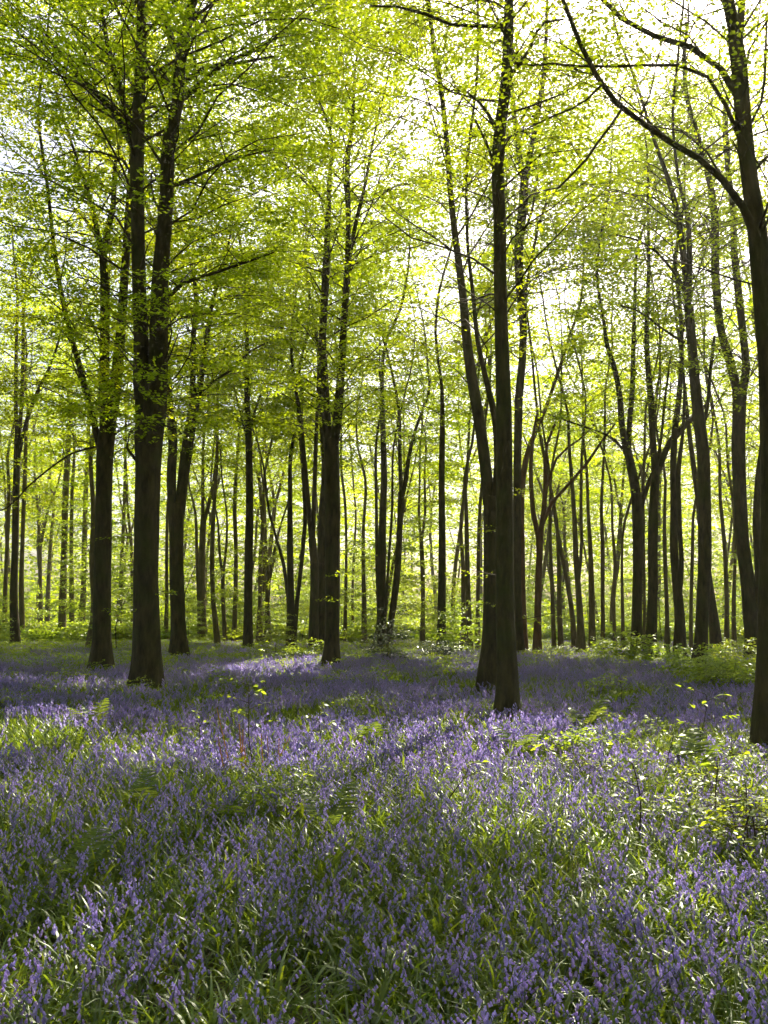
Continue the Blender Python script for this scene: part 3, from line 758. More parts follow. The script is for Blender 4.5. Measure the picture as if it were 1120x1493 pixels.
# ---- the wood around and behind: a few kinds of beech, each copied
def far_tree(seed, top, zmin, sp, maxsp, rad, **lk):
    r = np.random.default_rng(seed)
    lines = []
    P = [np.array([0, 0, -0.3])]
    d = np.array([r.normal(0, .04), r.normal(0, .04), 1.0])
    fork = r.uniform(0.3, 0.5) * top
    while P[-1][2] < fork:
        d = nrm(d * 0.9 + np.array([r.normal(0, .05), r.normal(0, .05), .1])); P.append(P[-1] + d * 1.4)
    P = np.array(P); R = np.linspace(rad, rad * .72, len(P))
    lines.append((P, R))
    nf = int(r.integers(2, 4)); a0 = r.uniform(0, 6.28)
    for k in range(nf):
        a = a0 + k * 6.28 / nf + r.normal(0, .3)
        d = nrm(np.array([math.cos(a) * .38, math.sin(a) * .38, 1.0])); Q = [P[-1] - d * 0.3]
        tz = top * r.uniform(.85, 1.05)
        while Q[-1][2] < tz:
            d = nrm(d * .85 + np.array([r.normal(0, .08), r.normal(0, .08), .16])); Q.append(Q[-1] + d * 1.5)
        Q = np.array(Q); lines.append((Q, np.linspace(rad * .55, .02, len(Q))))
    g = Geo()
    for k, (A, B) in enumerate(lines):
        V, Qd = tubes(A[None], B[None], 8, flare_fn(0, r) if k == 0 else None); g.add(V, Qd)
    tm = g.mesh('trunk', M_BARK_HAZED, True)
    br = grow(lines, r, zmin, 0.55, 3.9, 6, sprayscale=sp, spray_gap=0.3 if maxsp > 700 else 0.36)
    thin(br, maxsp, r)
    g = Geo(); V, Q = tubes(br['P'], br['R'], 4); g.add(V, Q); V, Q = tubes(br['SP'], br['SR'], 3); g.add(V, Q)
    bm = g.mesh('branches', M_TWIG, True)
    cm, N = leaves_mesh('crown', br['pos'], br['ax'], br['up'], br['size'], r, M_LEAF, False, **lk)
    return tm, bm, cm


KINDS = [far_tree(101, 23, 5.0, 1.6, 560, .16), far_tree(202, 25, 7.0, 1.6, 560, .19), far_tree(303, 20, 3.5, 1.7, 540, .13), far_tree(404, 24, 9.0, 1.6, 520, .20)]
KINDS += [far_tree(505, 22, 5.5, 1.5, 1000, .25, nleaf=9, leafl=.185), far_tree(606, 24, 6.5, 1.5, 1000, .28, nleaf=9, leafl=.185)]  # denser crowns for the out-of-view beeches, shaped to shade the clearing
taken = [np.array(o.location[:2]) for o in COL.objects if o.name.startswith('beech_tree')]


def thinned(cm, loc, s, rz):
    n = len(cm.vertices); V = np.empty(n * 3, np.float32); cm.vertices.foreach_get('co', V); V = V.reshape(-1, 4, 3)
    c, sn = math.cos(rz), math.sin(rz)
    W = V[:, 0] * s
    W = np.stack([W[:, 0] * c - W[:, 1] * sn, W[:, 0] * sn + W[:, 1] * c, W[:, 2]], 1) + loc
    ok = rng.random(len(W)) > open_to_sun(W)
    V = V[ok]; i = np.arange(len(V)) * 4
    T = np.concatenate([np.stack([i, i + 1, i + 2], 1), np.stack([i, i + 2, i + 3], 1)])
    return mesh_np('crown', V.reshape(-1, 3), [T], M_LEAF)


def stand(x, y, kind, label, group, s=1.0, rz=0.0):
    root = empty('beech_tree', (x, y, float(gz(x, y))), label=label, category='tree', group=group)
    root.rotation_euler.z = rz; root.scale = (s, s, s)
    tm, bm, cm = KINDS[kind]
    if 8 < y < 62 and -8 < x < 45:
        cm = thinned(cm, np.array([x, y, float(gz(x, y))]), s, rz)
    link('trunk', tm, root); link('branches', bm, root, kind='stuff'); link('crown', cm, root, kind='stuff')
    return root


def scatter(n, region, mind, label, group, smin=.85, smax=1.15, tries=4000, kinds=(0, 1, 2, 3)):
    k = 0
    for _ in range(tries):
        if k >= n: break
        p = region()
        if p is None: continue
        if min(np.hypot(*(q - p)) for q in taken) < mind: continue
        taken.append(p); k += 1
        stand(p[0], p[1], int(rng.choice(kinds)), label, group, rng.uniform(smin, smax), rng.uniform(0, 6.28))


def in_view(y0, y1, margin=4):
    def f():
        y = math.sqrt(rng.uniform(y0 * y0, y1 * y1)); x = rng.uniform(-1, 1) * (0.46 * y + margin)
        return np.array([x, y])
    return f


scatter(26, in_view(48, 80), 4.5, 'very distant beech trunk deep in the sunlit green wood', 'beeches deep in the wood')
scatter(52, in_view(80, 150), 5.5, 'very distant beech trunk deep in the sunlit green wood', 'beeches deep in the wood', .9, 1.25)


def beside():
    y = rng.uniform(4, 60); s = rng.choice([-1, 1]); x = s * (0.46 * y + rng.uniform(6.0, 14))
    return np.array([x, y])


def behind():
    return np.array([rng.uniform(-18, 18), rng.uniform(-20, -2.5)])


scatter(30, beside, 4.4, 'beech of the surrounding wood standing beside the bluebell clearing', 'beeches beside the clearing', kinds=(4, 5))
scatter(16, behind, 4.4, 'beech of the surrounding wood standing at the near end of the clearing', 'beeches at the near end of the clearing', kinds=(4, 5))


# ------------------------------------------------------------------ understory: young beeches, bushes, the wall of leaves far off
def young_beech(seed, h, blen, sp, maxsp, step, m=None, zmin=0.35, nstem=1, e0=(0.2, 0.8)):
    r = np.random.default_rng(seed)
    lines = []
    for k in range(nstem):
        a = r.uniform(0, 6.28); lean = 0.06 if nstem == 1 else 0.35
        P = [np.array([0.0, 0, -0.1])]; d = nrm(np.array([math.cos(a) * lean, math.sin(a) * lean, 1.0]))
        n = 9
        for j in range(n):
            d = nrm(d + r.normal(0, .09, 3) + np.array([0, 0, .06])); P.append(P[-1] + d * (h + .1) / n * (1 if k == 0 else r.uniform(.6, .95)))
        P = np.array(P); lines.append((P, np.linspace((0.004 if h < 1.3 else 0.008) + 0.006 * h, 0.003, len(P))))
    g = Geo()
    for A, B in lines:
        V, Q = tubes(A[None], B[None], 6); g.add(V, Q)
    tm = g.mesh('stem', M_TWIG, True)
    br = grow(lines, r, zmin, step, blen, 5, 0.42, e0, sprayscale=sp, spray_gap=0.33 * sp)
    thin(br, maxsp, r)
    g = Geo(); V, Q = tubes(br['P'], br['R'] * .6, 3); g.add(V, Q); V, Q = tubes(br['SP'], br['SR'] * .7, 3); g.add(V, Q)
    bm = g.mesh('branches', M_TWIG, True)
    cm, N = leaves_mesh('foliage', br['pos'], br['ax'], br['up'], br['size'], r, m or M_LEAF_PALE, False)
    return tm, bm, cm


YOUNG = [young_beech(11, 4.2, 1.9, 1.0, 420, .16), young_beech(12, 5.6, 2.4, 1.1, 480, .2), young_beech(13, 3.0, 1.5, .95, 320, .13), young_beech(14, 7.0, 2.6, 1.15, 600, .22, zmin=.8)]


def plant(name, kit, x, y, s, rz, **props):
    root = empty(name, (x, y, float(gz(x, y))), **props)
    root.rotation_euler.z = rz; root.scale = (s, s, s)
    link('stem', kit[0], root); link('branches', kit[1], root, kind='stuff'); link('foliage', kit[2], root, kind='stuff')
    return root


n = 0
for _ in range(3000):
    if n >= 92: break
    y = 33 + 64 * rng.random() ** 0.9; x = rng.uniform(-1, 1) * (0.46 * y + 4); p = np.array([x, y])
    if min(np.hypot(*(q - p)) for q in taken) < 1.6: continue
    px = CX + F * x / y
    if y < 44 and (470 < px < 700 or 740 < px < 960): continue
    taken.append(p); n += 1
    plant('young_beech', YOUNG[int(rng.integers(0, 4))], x, y, rng.uniform(.7, 1.15) * (0.75 if y < 42 else 1.0), rng.uniform(0, 6.28), label='leafy young beech with layered pale green twigs between the far trunks',
          category='tree', group='young beeches between the far trunks')

# far-off wood closing the view, beyond the trunks one can tell apart
r = np.random.default_rng(5)
Mn = 11000
yy = r.uniform(100, 185, Mn); xx = r.uniform(-1, 1, Mn) * (0.5 * yy + 25); zz = r.random(Mn) ** 2.3 * 24 + .2
pos = np.stack([xx, yy, zz], 1); aa = r.uniform(0, 6.28, Mn)
me, N = leaves_mesh('distant_wood', pos, np.stack([np.cos(aa), np.sin(aa), 0 * aa], 1), nrm(np.array([0, 0, 1.]) + r.normal(0, .3, (Mn, 3))), r.uniform(3.6, 6.0, Mn), r, M_LEAF, False, nleaf=9, leafl=.16)
link('distant_wood', me, None, kind='stuff', label='far-off green mass of beech foliage closing the wood', category='wood')


# ------------------------------------------------------------------ bluebells
def blade(r, L, w, az, fold=True, lean=None):
    n = 6
    el = r.uniform(1.05, 1.4) if lean is None else lean
    droop = r.uniform(1.0, 2.2)
    P = [np.zeros(3)]
    for k in range(n):
        t = (k + .5) / n; e = el - droop * t ** 1.8
        P.append(P[-1] + np.array([math.cos(az) * math.cos(e), math.sin(az) * math.cos(e), math.sin(e)]) * L / n)
    P = np.array(P)
    sx = np.array([-math.sin(az), math.cos(az), 0])
    W = w * np.array([.6, .85, 1, 1, .9, .6, .05])
    up = nrm(np.cross(nrm(np.gradient(P, axis=0)), sx))
    if fold:
        V = np.stack([P - sx * W[:, None] / 2 - up * W[:, None] * .22, P, P + sx * W[:, None] / 2 - up * W[:, None] * .22], 1).reshape(-1, 3); c = 3
    else:
        V = np.stack([P - sx * W[:, None] / 2, P + sx * W[:, None] / 2], 1).reshape(-1, 3); c = 2
    i = np.arange((n + 1) * c).reshape(n + 1, c)
    Q = np.stack([i[:-1, :-1], i[:-1, 1:], i[1:, 1:], i[1:, :-1]], -1).reshape(-1, 4)
    return V, Q


def bell(c, d, s, sides, r):
    """a hanging bell at c pointing along d with flared tips"""
    d = nrm(d); a = nrm(np.cross(d, np.array([.3, .9, .1]))); b = np.cross(d, a)
    th = np.arange(sides) * 6.2832 / sides + r.uniform(0, 6.28)
    ring = lambda z, rr, tw=0: c + d * z * s + (a * np.cos(th + tw)[:, None] + b * np.sin(th + tw)[:, None]) * rr * s
    V = np.concatenate([ring(0, .12), ring(.3, .27), ring(.85, .28), ring(.95, .50, math.pi / sides)])
    i = np.arange(sides * 4).reshape(4, sides); j = np.roll(i, -1, 1)
    Q = np.concatenate([np.stack([i[k], j[k], j[k + 1], i[k + 1]], 1) for k in range(2)])
    T = np.stack([i[2], j[2], i[3]], 1)
    return V, Q, T


def bluebell(seed, h, nb, nl, sides, fold, bs=.018):
    r = np.random.default_rng(seed)
    a = 0.0
    n = 8
    P = [np.array([0, 0, -.03])]
    for k in range(n):
        t = k / (n - 1); e = math.pi / 2 - .12 - 1.15 * max(0, t - .55) ** 1.5 * 2.2
        P.append(P[-1] + np.array([math.cos(e), r.normal(0, .02), math.sin(e)]) * (h + .03) / n)
    P = np.array(P)
    R = np.linspace(.0028, .0014, len(P))
    st = tubes(P[None], R[None], 5 if fold else 3)
    g = Geo()
    s = np.linspace(0, 1, len(P))
    for k in range(nb):
        u = 1 - (k / nb) * .42
        p = np.array([np.interp(u, s, P[:, q]) for q in range(3)])
        az = r.normal(0, 1.0)
        out = np.array([math.cos(az), math.sin(az), 0])
        size = bs * (0.75 + .35 * (k / nb)) * r.uniform(.85, 1.15)
        c = p + out * (.006 + .012 * k / nb) + np.array([0, 0, .004])
        V, Q, T = bell(c, np.array([0, 0, -1.0]) + out * r.uniform(.15, .8), size, sides, r)
        g.add(V, Q, T)
    bl = [blade(r, r.uniform(.24, .40), r.uniform(.008, .012), k * 6.28 / nl + r.normal(0, .5), fold) for k in range(nl)]
    return st, g, bl


NEAR_KINDS = []
KIND_LABELS = ['tall bluebell with a heavy nodding spike among the front flowers', 'short bluebell with a small crowded spike among the front flowers', 'slender bluebell with widely spaced bells among the front flowers',
               'full-flowered bluebell with many bells among the front flowers', 'young bluebell with few bells on a thin stalk among the front flowers']
for k, (h, nb, nl) in enumerate([(.38, 13, 4), (.26, 11, 4), (.34, 9, 3), (.32, 16, 4), (.28, 7, 4)]):
    st, g, bl = bluebell(40 + k, h, nb, nl, 6, True)
    NEAR_KINDS.append((mesh_np('stem', st[0], [st[1]], M_STEM, True), g.mesh('flower_spike', M_BELL, True), [mesh_np('leaf', V, [Q], M_BLADE, True) for V, Q in bl]))


def joined(seed, plants, name, spreadr, sides, withbells=True, nleaf=(3, 5), hr=(.22, .37), bs=.018):
    r = np.random.default_rng(seed); g = Geo()
    for k in range(plants):
        st, gb, bl = bluebell(seed * 57 + k, r.uniform(*hr), int(r.integers(8, 15)), int(r.integers(*nleaf)), sides, False, bs)
        rz, off = r.uniform(0, 6.28), np.array([*(r.normal(0, spreadr, 2)), 0]) if plants > 1 else np.zeros(3)
        c, s_ = math.cos(rz), math.sin(rz); Rm = np.array([[c, s_, 0], [-s_, c, 0], [0, 0, 1]])
        tf = lambda V: V @ Rm + off
        if withbells:
            g.add(tf(st[0]), st[1], m=0)
            V = np.concatenate(gb.V); g.add(tf(V), np.concatenate(gb.Q), np.concatenate(gb.T), m=2)
        for V, Q in bl: g.add(tf(V), Q, m=1)
    return g.mesh(name, [M_STEM, M_BLADE, M_BELL], True)


def leaf_clump(seed, nst, h, sp, m, name, dens=2):
    """low leafy herb or bramble shoot: short stems carrying broad leaves"""
    r = np.random.default_rng(seed); pos, ax, up = [], [], []
    for k in range(nst):
        a = r.uniform(0, 6.28); lean = r.uniform(.1, .6); top = np.array([math.cos(a) * lean, math.sin(a) * lean, 1]) * h * r.uniform(.6, 1.1)
        for j in range(dens):
            pos.append(top * (0.55 + .45 * (j + 1) / dens)); aa = r.uniform(0, 6.28); ax.append([math.cos(aa), math.sin(aa), .1]); up.append(nrm(np.array([0, 0, 1.]) + r.normal(0, .25, 3)))
    return leaves_mesh(name, np.array(pos), np.array(ax), np.array(up), np.full(len(pos), sp), r, m, False)[0]


def scatter_stuff(name, label, category, pts, rot, scl, idx, protos):
    """one object: points carrying copies of a few plant shapes"""
    me = bpy.data.meshes.new(name)
    me.vertices.add(len(pts)); me.vertices.foreach_set('co', np.asarray(pts, np.float32).ravel())
    for an, ty, key, arr in (('rot', 'FLOAT_VECTOR', 'vector', rot), ('scl', 'FLOAT', 'value', scl), ('kindx', 'INT', 'value', idx)):
        at_ = me.attributes.new(an, ty, 'POINT')
        at_.data.foreach_set(key, np.asarray(arr, np.int32 if ty == 'INT' else np.float32).ravel())
    o = link(name, me, None, kind='stuff', label=label, category=category)
    ng = bpy.data.node_groups.new(name, 'GeometryNodeTree')
    ng.interface.new_socket('Geometry', in_out='INPUT', socket_type='NodeSocketGeometry')
    ng.interface.new_socket('Geometry', in_out='OUTPUT', socket_type='NodeSocketGeometry')
    gi, go = ng.nodes.new('NodeGroupInput'), ng.nodes.new('NodeGroupOutput')
    ip = ng.nodes.new('GeometryNodeInstanceOnPoints')
    jn = ng.nodes.new('GeometryNodeJoinGeometry')
    for pm in protos:
        po = bpy.data.objects.new(pm.name, pm)
        oi = ng.nodes.new('GeometryNodeObjectInfo'); oi.inputs['Object'].default_value = po; oi.inputs['As Instance'].default_value = False
        g2i = ng.nodes.new('GeometryNodeGeometryToInstance')
        ng.links.new(oi.outputs['Geometry'], g2i.inputs[0]); ng.links.new(g2i.outputs[0], jn.inputs[0])
    def attr(nm, ty):
        a = ng.nodes.new('GeometryNodeInputNamedAttribute'); a.data_type = ty; a.inputs['Name'].default_value = nm
        return [q for q in a.outputs if q.enabled and q.name == 'Attribute'][0]
    ng.links.new(gi.outputs[0], ip.inputs['Points']); ng.links.new(jn.outputs[0], ip.inputs['Instance'])
    ip.inputs['Pick Instance'].default_value = True
    ng.links.new(attr('kindx', 'INT'), ip.inputs['Instance Index'])
    ng.links.new(attr('rot', 'FLOAT_VECTOR'), ip.inputs['Rotation'])
    ng.links.new(attr('scl', 'FLOAT'), ip.inputs['Scale'])
    ng.links.new(ip.outputs[0], go.inputs[0])
    md = o.modifiers.new('scatter', 'NODES'); md.node_group = ng
    return o


def field(x, y, s, ph):
    return (np.sin(x * s + ph) * np.cos(y * s * 1.13 + ph * 2) + .6 * np.sin(x * s * 2.3 - y * s * 1.7 + ph * 3) + .4 * np.cos(x * s * 4.1 + y * s * 3.7 - ph)) / 2.0


def spots(y0, y1, dens, r, margin=1.6, k=0.47):
    area = k * (y1 ** 2 - y0 ** 2) + 2 * margin * (y1 - y0)
    n = int(area * dens)
    y = r.uniform(y0, y1, n * 2); half = k * y + margin
    ok = r.random(n * 2) < half / half.max(); y = y[ok][:n]; half = half[ok][:n]
    x = r.uniform(-1, 1, len(y)) * half
    return x, y


def lay(x, y, r, smin, smax, nk, tilt=.16):
    pts = np.stack([x, y, gz(x, y)], 1)
    rot = np.stack([r.normal(0, tilt, len(x)), r.normal(0, tilt, len(x)), r.uniform(0, 6.28, len(x))], 1)
    return pts, rot, r.uniform(smin, smax, len(x)), r.integers(0, nk, len(x))


TRUNKS = np.array([[o.location.x, o.location.y] for o in COL.objects if o.name.startswith('beech_tree')])
def off_trunks(x, y, d=0.3):
    D = np.hypot(x[:, None] - TRUNKS[None, :, 0], y[:, None] - TRUNKS[None, :, 1]).min(1)
    return D > d


r = np.random.default_rng(77)
# front plants
x, y = spots(1.6, 9.0, 125, r)
dn = .80 + .6 * field(x, y, 1.3, .4) - .16 * np.clip((5.0 - y) / 2, 0, 1) * np.clip((x + .4) / 1.2, 0, 1)
ok = (r.random(len(x)) < np.clip(dn, .12, 1)) & off_trunks(x, y)
x, y = x[ok], y[ok]
vis = (np.abs(x) < .425 * y) & (y > 2.75)
o_ = np.argsort(np.where(vis, y, 99))[:300]
near = np.zeros(len(x), bool); near[o_] = True
for k in np.where(near)[0]:
    kd = int(r.integers(0, 5)); tm, fm, bm = NEAR_KINDS[kd]
    root = empty('bluebell', (x[k], y[k], float(gz(x[k], y[k]))), label=KIND_LABELS[kd], category='flower', group='bluebells at the front of the carpet')
    root.rotation_euler = (r.normal(0, .13), r.normal(0, .13), r.uniform(0, 6.28)); s_ = r.uniform(.85, 1.15); root.scale = (s_, s_, s_)
    link('stem', tm, root); link('flower_spike', fm, root)
    for b in bm: link('leaf', b, root)
P1 = [joined(3 + k, 1, 'bluebell_plant', 0, 5) for k in range(7)]
scatter_stuff('bluebell_carpet', 'dense carpet of violet bluebells covering the woodland floor', 'flowers', *lay(x[~near], y[~near], r, .8, 1.15, 7), P1)
# carpet further off, in tufts of eight plants
x, y = spots(8.6, 50, 12.5, r, 3.0)
dn = .62 + .75 * field(x, y, .75, 1.9) - .45 * np.clip((y - 30) / 16, 0, 1)
ok = (r.random(len(x)) < np.clip(dn, .03, 1)) & off_trunks(x, y, .5)
x, y = x[ok], y[ok]
P2 = [joined(30 + k, 8, 'bluebell_tuft', .17, 3, nleaf=(2, 4), bs=.029) for k in range(6)]
scatter_stuff('distant_bluebells', 'violet haze of bluebells spreading back beneath the beech trunks', 'flowers', *lay(x, y, r, .85, 1.2, 6, .06), P2)
# strap leaves filling the gaps
x, y = spots(1.4, 12, 46, r)
ok = off_trunks(x, y); x, y = x[ok], y[ok]
P3 = [joined(60 + k, 3, 'strap_leaf_tuft', .05, 3, False, (4, 6)) for k in range(5)]
scatter_stuff('strap_leaf_grass', 'arching strap-shaped bluebell leaves forming a green mat under the flowers', 'leaves', *lay(x, y, r, .75, 1.15, 5), P3)
x, y = spots(11, 50, 9, r, 3.0)
ok = off_trunks(x, y, .4); x, y = x[ok], y[ok]
P4 = [joined(70 + k, 8, 'strap_leaf_patch', .2, 3, False, (3, 5)) for k in range(4)]
scatter_stuff('woodland_grass', 'green leaf mat under the bluebells among the trees', 'leaves', *lay(x, y, r, .8, 1.2, 4, .06), P4)
# low leafy herbs and bramble shoots
x, y = spots(6, 60, 2.6, r, 3.0)
dn = .03 + .22 * field(x, y, .8, 4.2) + 1.1 * np.clip((y - 20) / 14, 0, 1)
ok = (r.random(len(x)) < np.clip(dn, .02, 1)) & off_trunks(x, y, .4); x, y = x[ok], y[ok]
P5 = [leaf_clump(80 + k, 6, .42, .5, M_LEAF_PALE, 'leafy_herb', 2) for k in range(5)]
scatter_stuff('leafy_undergrowth', 'low leafy herbs and bramble shoots scattered between the bluebells', 'undergrowth', *lay(x, y, r, .5, 1.05, 5, .1), P5)
x, y = spots(50, 125, .55, r, 6.0)
P6 = [leaf_clump(90 + k, 16, .7, 1.5, M_LEAF_PALE, 'far_herb', 2) for k in range(4)]
scatter_stuff('far_undergrowth', 'low green undergrowth on the floor of the far wood', 'undergrowth', *lay(x, y, r, .8, 1.5, 4, .1), P6)


# ------------------------------------------------------------------ single plants in the clearing
def frond(seed, L):
    r = np.random.default_rng(seed); g = Geo()
    n = 12; P = [np.zeros(3)]
    for k in range(n):
        t = (k + .5) / n; e = 1.25 - 1.0 * t ** 1.6
        P.append(P[-1] + np.array([math.cos(e), r.normal(0, .03), math.sin(e)]) * L / n)
    P = np.array(P); V, Q = tubes(P[None], np.linspace(.004, .0012, n + 1)[None], 4); g.add(V, Q)
    T = nrm(np.gradient(P, axis=0)); sx = np.array([0, 1.0, 0])
    s = np.linspace(0, 1, n + 1)
    for k in range(20):
        u = .18 + .8 * k / 20; p = np.array([np.interp(u, s, P[:, q]) for q in range(3)]); t = np.array([np.interp(u, s, T[:, q]) for q in range(3)])
        up = np.cross(t, sx)
        wl = L * .30 * math.sin(min(1, (1.05 - u) * 1.5) * 1.57) * (.6 + .4 * min(1, (u - .1) * 4))
        for sd in (-1, 1):
            d = nrm(sx * sd + t * .35 + up * r.normal(-.05, .12)); w = np.cross(d, nrm(up + r.normal(0, .2, 3)))
            w = nrm(w) * L * .017
            m_ = 5; tt = np.linspace(0, 1, m_)[:, None]
            C = p + d * wl * tt - up * (wl * .18 * tt ** 2)
            zig = np.array([.7, 1.15, .85, .8, .05])[:, None]
            VV = np.concatenate([C - w * zig, C + w * zig]); i = np.arange(m_)
            g.add(VV, np.stack([i[:-1], i[1:], i[1:] + m_, i[:-1] + m_], 1))
    return g.mesh('frond', M_FERN, False)


FR = [frond(1, .62), frond(2, .5), frond(3, .4)]
def fern(px, py, nf, s, label):
    x, y = on_ground(px, py); r = np.random.default_rng(int(px * 3 + py))
    root = empty('fern', (x, y, float(gz(x, y))), label=label, category='fern')
    for k in range(nf):
        o = link('frond', FR[int(r.integers(0, 3))], root); o.location.z = .06
        o.rotation_euler = (0, r.normal(0, .12), k * 6.28 / nf + r.normal(0, .25)); q = s * r.uniform(.8, 1.15); o.scale = (q, q, q)


fern(853, 1052, 6, 1.15, 'bright fern arching over bluebells beyond the mossy beech')
fern(762, 1078, 5, 1.0, 'small upright fern in the bluebells at the foot of the mossy beech')
fern(540, 1062, 6, .72, 'pale fern with spread fronds in the middle of the clearing')
fern(214, 1150, 5, .8, 'low shaded fern among bluebells before the double-stemmed beech')
fern(138, 1048, 4, .9, 'small fern in shade before the beech with the long low branch')
fern(330, 1175, 5, .75, 'low fern between the shaded fern and the orange dead stalks')
fern(480, 1180, 5, .8, 'fern in a small sun fleck amid dense bluebells')
fern(1015, 1105, 6, 1.0, 'sunlit fern near the foot of the smooth-trunked near beech')
fern(905, 1030, 5, 1.0, 'fern in shade behind the sunlit bluebell drift')
fern(120, 1250, 4, .7, 'fern half buried in the shaded front bluebells')


def broad_leaf(seed, L):
    r = np.random.default_rng(seed); n = 6
    t = np.linspace(0, 1, n); W = L * .32 * np.sin(np.clip(t * 1.02, 0, 1) ** .8 * math.pi)
    C = np.stack([t * L, t * 0, -.12 * L * t ** 2], 1)
    V = np.concatenate([C + np.stack([t * 0, -W, W * .18], 1), C, C + np.stack([t * 0, W, W * .18], 1)])
    i = np.arange(n - 1)
    Q = np.concatenate([np.stack([i, i + 1, i + 1 + n, i + n], 1), np.stack([i + n, i + 1 + n, i + 1 + 2 * n, i + 2 * n], 1)])
    return mesh_np('leaf', V, [Q], M_LEAF_PALE, True)


BL = [broad_leaf(1, .085), broad_leaf(2, .07), broad_leaf(3, .1)]
def sapling(px, py, h, nbr, nleaf, label, lean=0.0, big=1.0, name='beech_sapling', cat='sapling'):
    x, y = on_ground(px, py); r = np.random.default_rng(int(px + py * 5))
    root = empty(name, (x, y, float(gz(x, y))), label=label, category=cat)
    n = 8; P = [np.array([0, 0, -.05])]; d = nrm(np.array([lean, 0, 1.0]))
    for k in range(n):
        d = nrm(d + r.normal(0, .10, 3) + np.array([0, 0, .05])); P.append(P[-1] + d * (h + .05) / n)
    P = np.array(P); V, Q = tubes(P[None], np.linspace(.008, .003, n + 1)[None], 6)
    link('stem', mesh_np('stem', V, [Q], M_TWIG, True), root)
    s = np.linspace(0, 1, n + 1); a = r.uniform(0, 6.28); tips = []
    for k in range(nbr):
        u = .5 + .5 * (k + 1) / nbr; p = np.array([np.interp(u, s, P[:, q]) for q in range(3)]); a += 2.4
        L = h * r.uniform(.28, .55) * (1.25 - .5 * u); d = np.array([math.cos(a), math.sin(a), .35])
        B = np.stack([p, p + d * L * .5, p + d * L + np.array([0, 0, -.12 * L])])
        V, Q = tubes(B[None], np.array([[.0035, .0028, .0015]]), 4)
        link('twig', mesh_np('twig', V, [Q], M_TWIG, True), root); tips.append((B, a))
    for k in range(nleaf):
        B, a = tips[k % nbr]; u = r.uniform(.25, 1.0); p = B[0] * (1 - u) + B[2] * u + np.array([0, 0, .02 * math.sin(u * 3)])
        o = link('leaf', BL[int(r.integers(0, 3))], root); o.location = p
        o.rotation_euler = (r.normal(0, .35), r.normal(.05, .3), a + (1 if k % 2 else -1) * r.uniform(.4, 1.2)); q = .68 * big * r.uniform(.8, 1.25); o.scale = (q, q, q)


sapling(925, 1195, .66, 7, 34, 'low beech sapling with a dark forked stem in sunlit bluebells', .05, 1.1)
sapling(1017, 1082, .80, 6, 26, 'thin sapling with pale glowing leaves before the dark bowed beech', -.1, 1.2)
sapling(372, 1090, .95, 8, 40, 'leggy sapling above the orange dead bracken stalks', .02, 1.0)
sapling(482, 1070, .62, 5, 22, 'small upright sapling between the pale fern and the leggy sapling', 0, .9)
sapling(955, 1120, .6, 6, 30, 'bushy sapling among sunlit bluebells near the low forked sapling', .1, 1.1)
sapling(1045, 1160, .55, 6, 30, 'broad-leaved sapling by the shadow of the smooth-trunked near beech', -.1, 1.1)
sapling(640, 1150, .55, 5, 20, 'thin dark-stemmed sapling in the middle of the bluebells', .1, .9)
sapling(392, 966, .9, 6, 30, 'bright sapling in the sunlit strip by the tall V-forked beech', 0, 1.7)
sapling(905, 1018, .7, 7, 34, 'shaded sapling with a dome of leaves behind the sunlit drift', 0, 1.3)
sapling(290, 1075, .55, 5, 22, 'small pale sapling close to the orange dead stalks', 0, .9)

# dead bracken stalks
x, y = on_ground(362, 1098); root = empty('dead_bracken', (x, y, float(gz(x, y))), label='orange dead bracken stalks standing in the bluebells', category='bracken')
r = np.random.default_rng(8)
for k in range(9):
    h = r.uniform(.42, .8); b0 = np.array([r.normal(0, .12), r.normal(0, .12), -.03]); t = b0 + np.array([r.normal(0, .14), r.normal(0, .14), h])
    B = np.stack([b0, (b0 + t) / 2 + r.normal(0, .012, 3), t]); V, Q = tubes(B[None], np.array([[.008, .007, .004]]), 5)
    link('stalk', mesh_np('stalk', V, [Q], M_DEAD, True), root)


def bush(px, py, h, blen, sp, maxsp, m, label, name='bramble_bush', cat='bush', nstem=5, step=.12, seed=1, e0=(0.1, .9), zmin=.15):
    x, y = on_ground(px, py); kit = young_beech(seed, h, blen, sp, maxsp, step, m, zmin, nstem, e0)
    plant(name, kit, x, y, 1.0, 0.0, label=label, category=cat)


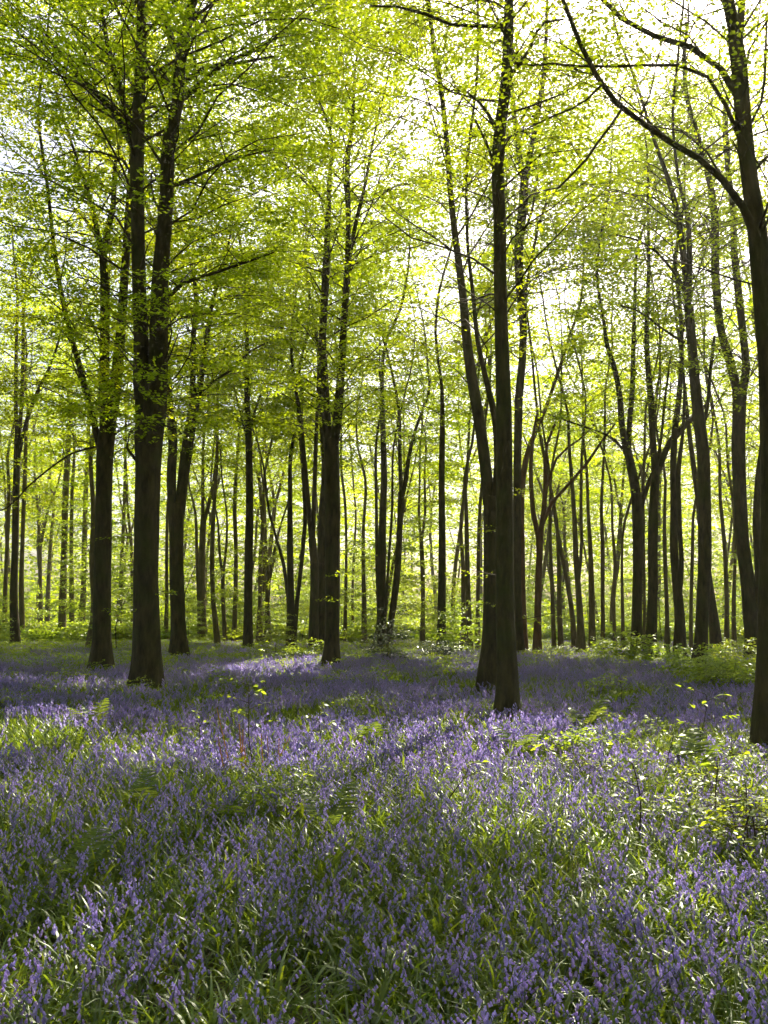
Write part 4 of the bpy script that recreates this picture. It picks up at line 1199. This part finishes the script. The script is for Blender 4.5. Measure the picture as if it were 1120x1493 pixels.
bush(562, 962, 1.9, .6, .62, 150, M_HOLLY, 'open holly bush with glinting leaves in front of the many-stemmed beech', 'holly_bush', nstem=4, seed=21)
bush(640, 958, .85, .5, .6, 160, M_HOLLY, 'low dark holly bush beside the open holly bush', 'holly_bush', nstem=5, seed=22, step=.07)
bush(1062, 998, .8, .7, .62, 200, M_LEAF_PALE, 'sunlit bramble bush heaped against the near beech with the curved limb', seed=23, step=.1)
bush(1035, 985, .9, .8, .8, 150, M_LEAF_PALE, 'bright bramble bush at the foot of the dark bowed beech', seed=24, step=.1)
bush(1080, 978, 1.1, .8, .7, 170, M_LEAF_PALE, 'tall bramble bush behind the heaped brambles', seed=25, step=.12)
bush(985, 962, .8, .8, .85, 110, M_LEAF_PALE, 'low bramble bush at the foot of the S-curved beech', seed=26, step=.12)
bush(672, 952, 2.1, 1.2, .9, 150, M_LEAF_PALE, 'tiered pale bush beside the pole-trunked beech', 'young_beech', 'tree', 1, .1, 27, (0, .35))
bush(895, 960, 1.1, 1.0, .9, 130, M_LEAF_PALE, 'bush of fresh leaves in front of the two-curving-stem beech', seed=28)
bush(440, 958, .6, .8, .7, 110, M_LEAF_PALE, 'low sunlit bramble in the bright strip before the splayed clump', seed=29, step=.1)
bush(1092, 1215, .62, .16, .38, 40, M_LEAF_PALE, 'tuft of tall green stalks in the shadow of the smooth-trunked near beech', 'tall_herb', 'plant', 5, .07, 30, (.5, 1.2), .25)
bush(1010, 1130, .42, .35, .30, 34, M_LEAF_PALE, 'low sunlit bramble spreading among bluebells by the smooth-trunked near beech', seed=31, step=.09)
bush(1060, 1095, .42, .35, .32, 34, M_LEAF_PALE, 'pale bramble sprawling in sun at the foot of the smooth-trunked near beech', seed=32, step=.09)
bush(850, 1110, .42, .4, .36, 22, M_LEAF_PALE, 'thin sunlit bramble between the ferns and the low forked sapling', seed=33, step=.12)

# ------------------------------------------------------------------ thin woodland air
def haze():
    xs, ys, zs = (-160, 160), (-60, 240), (-1.5, 32)
    V = np.array([[x, y, z] for z in zs for y in ys for x in xs], float)
    Q = np.array([[0, 2, 3, 1], [4, 5, 7, 6], [0, 1, 5, 4], [2, 6, 7, 3], [0, 4, 6, 2], [1, 3, 7, 5]])
    m, nt, out = mat('woodland_air')
    v = nd(nt, 'ShaderNodeVolumePrincipled')
    v.inputs['Color'].default_value = (0.98, 0.97, 0.88, 1); v.inputs['Density'].default_value = HAZE
    v.inputs['Anisotropy'].default_value = 0.6
    nt.links.new(v.outputs[0], out.inputs['Volume'])
    link('haze', mesh_np('haze', V, [Q], m), None, kind='stuff', label='thin pale woodland air between the trees', category='haze')


HAZE = 0.00045
haze()
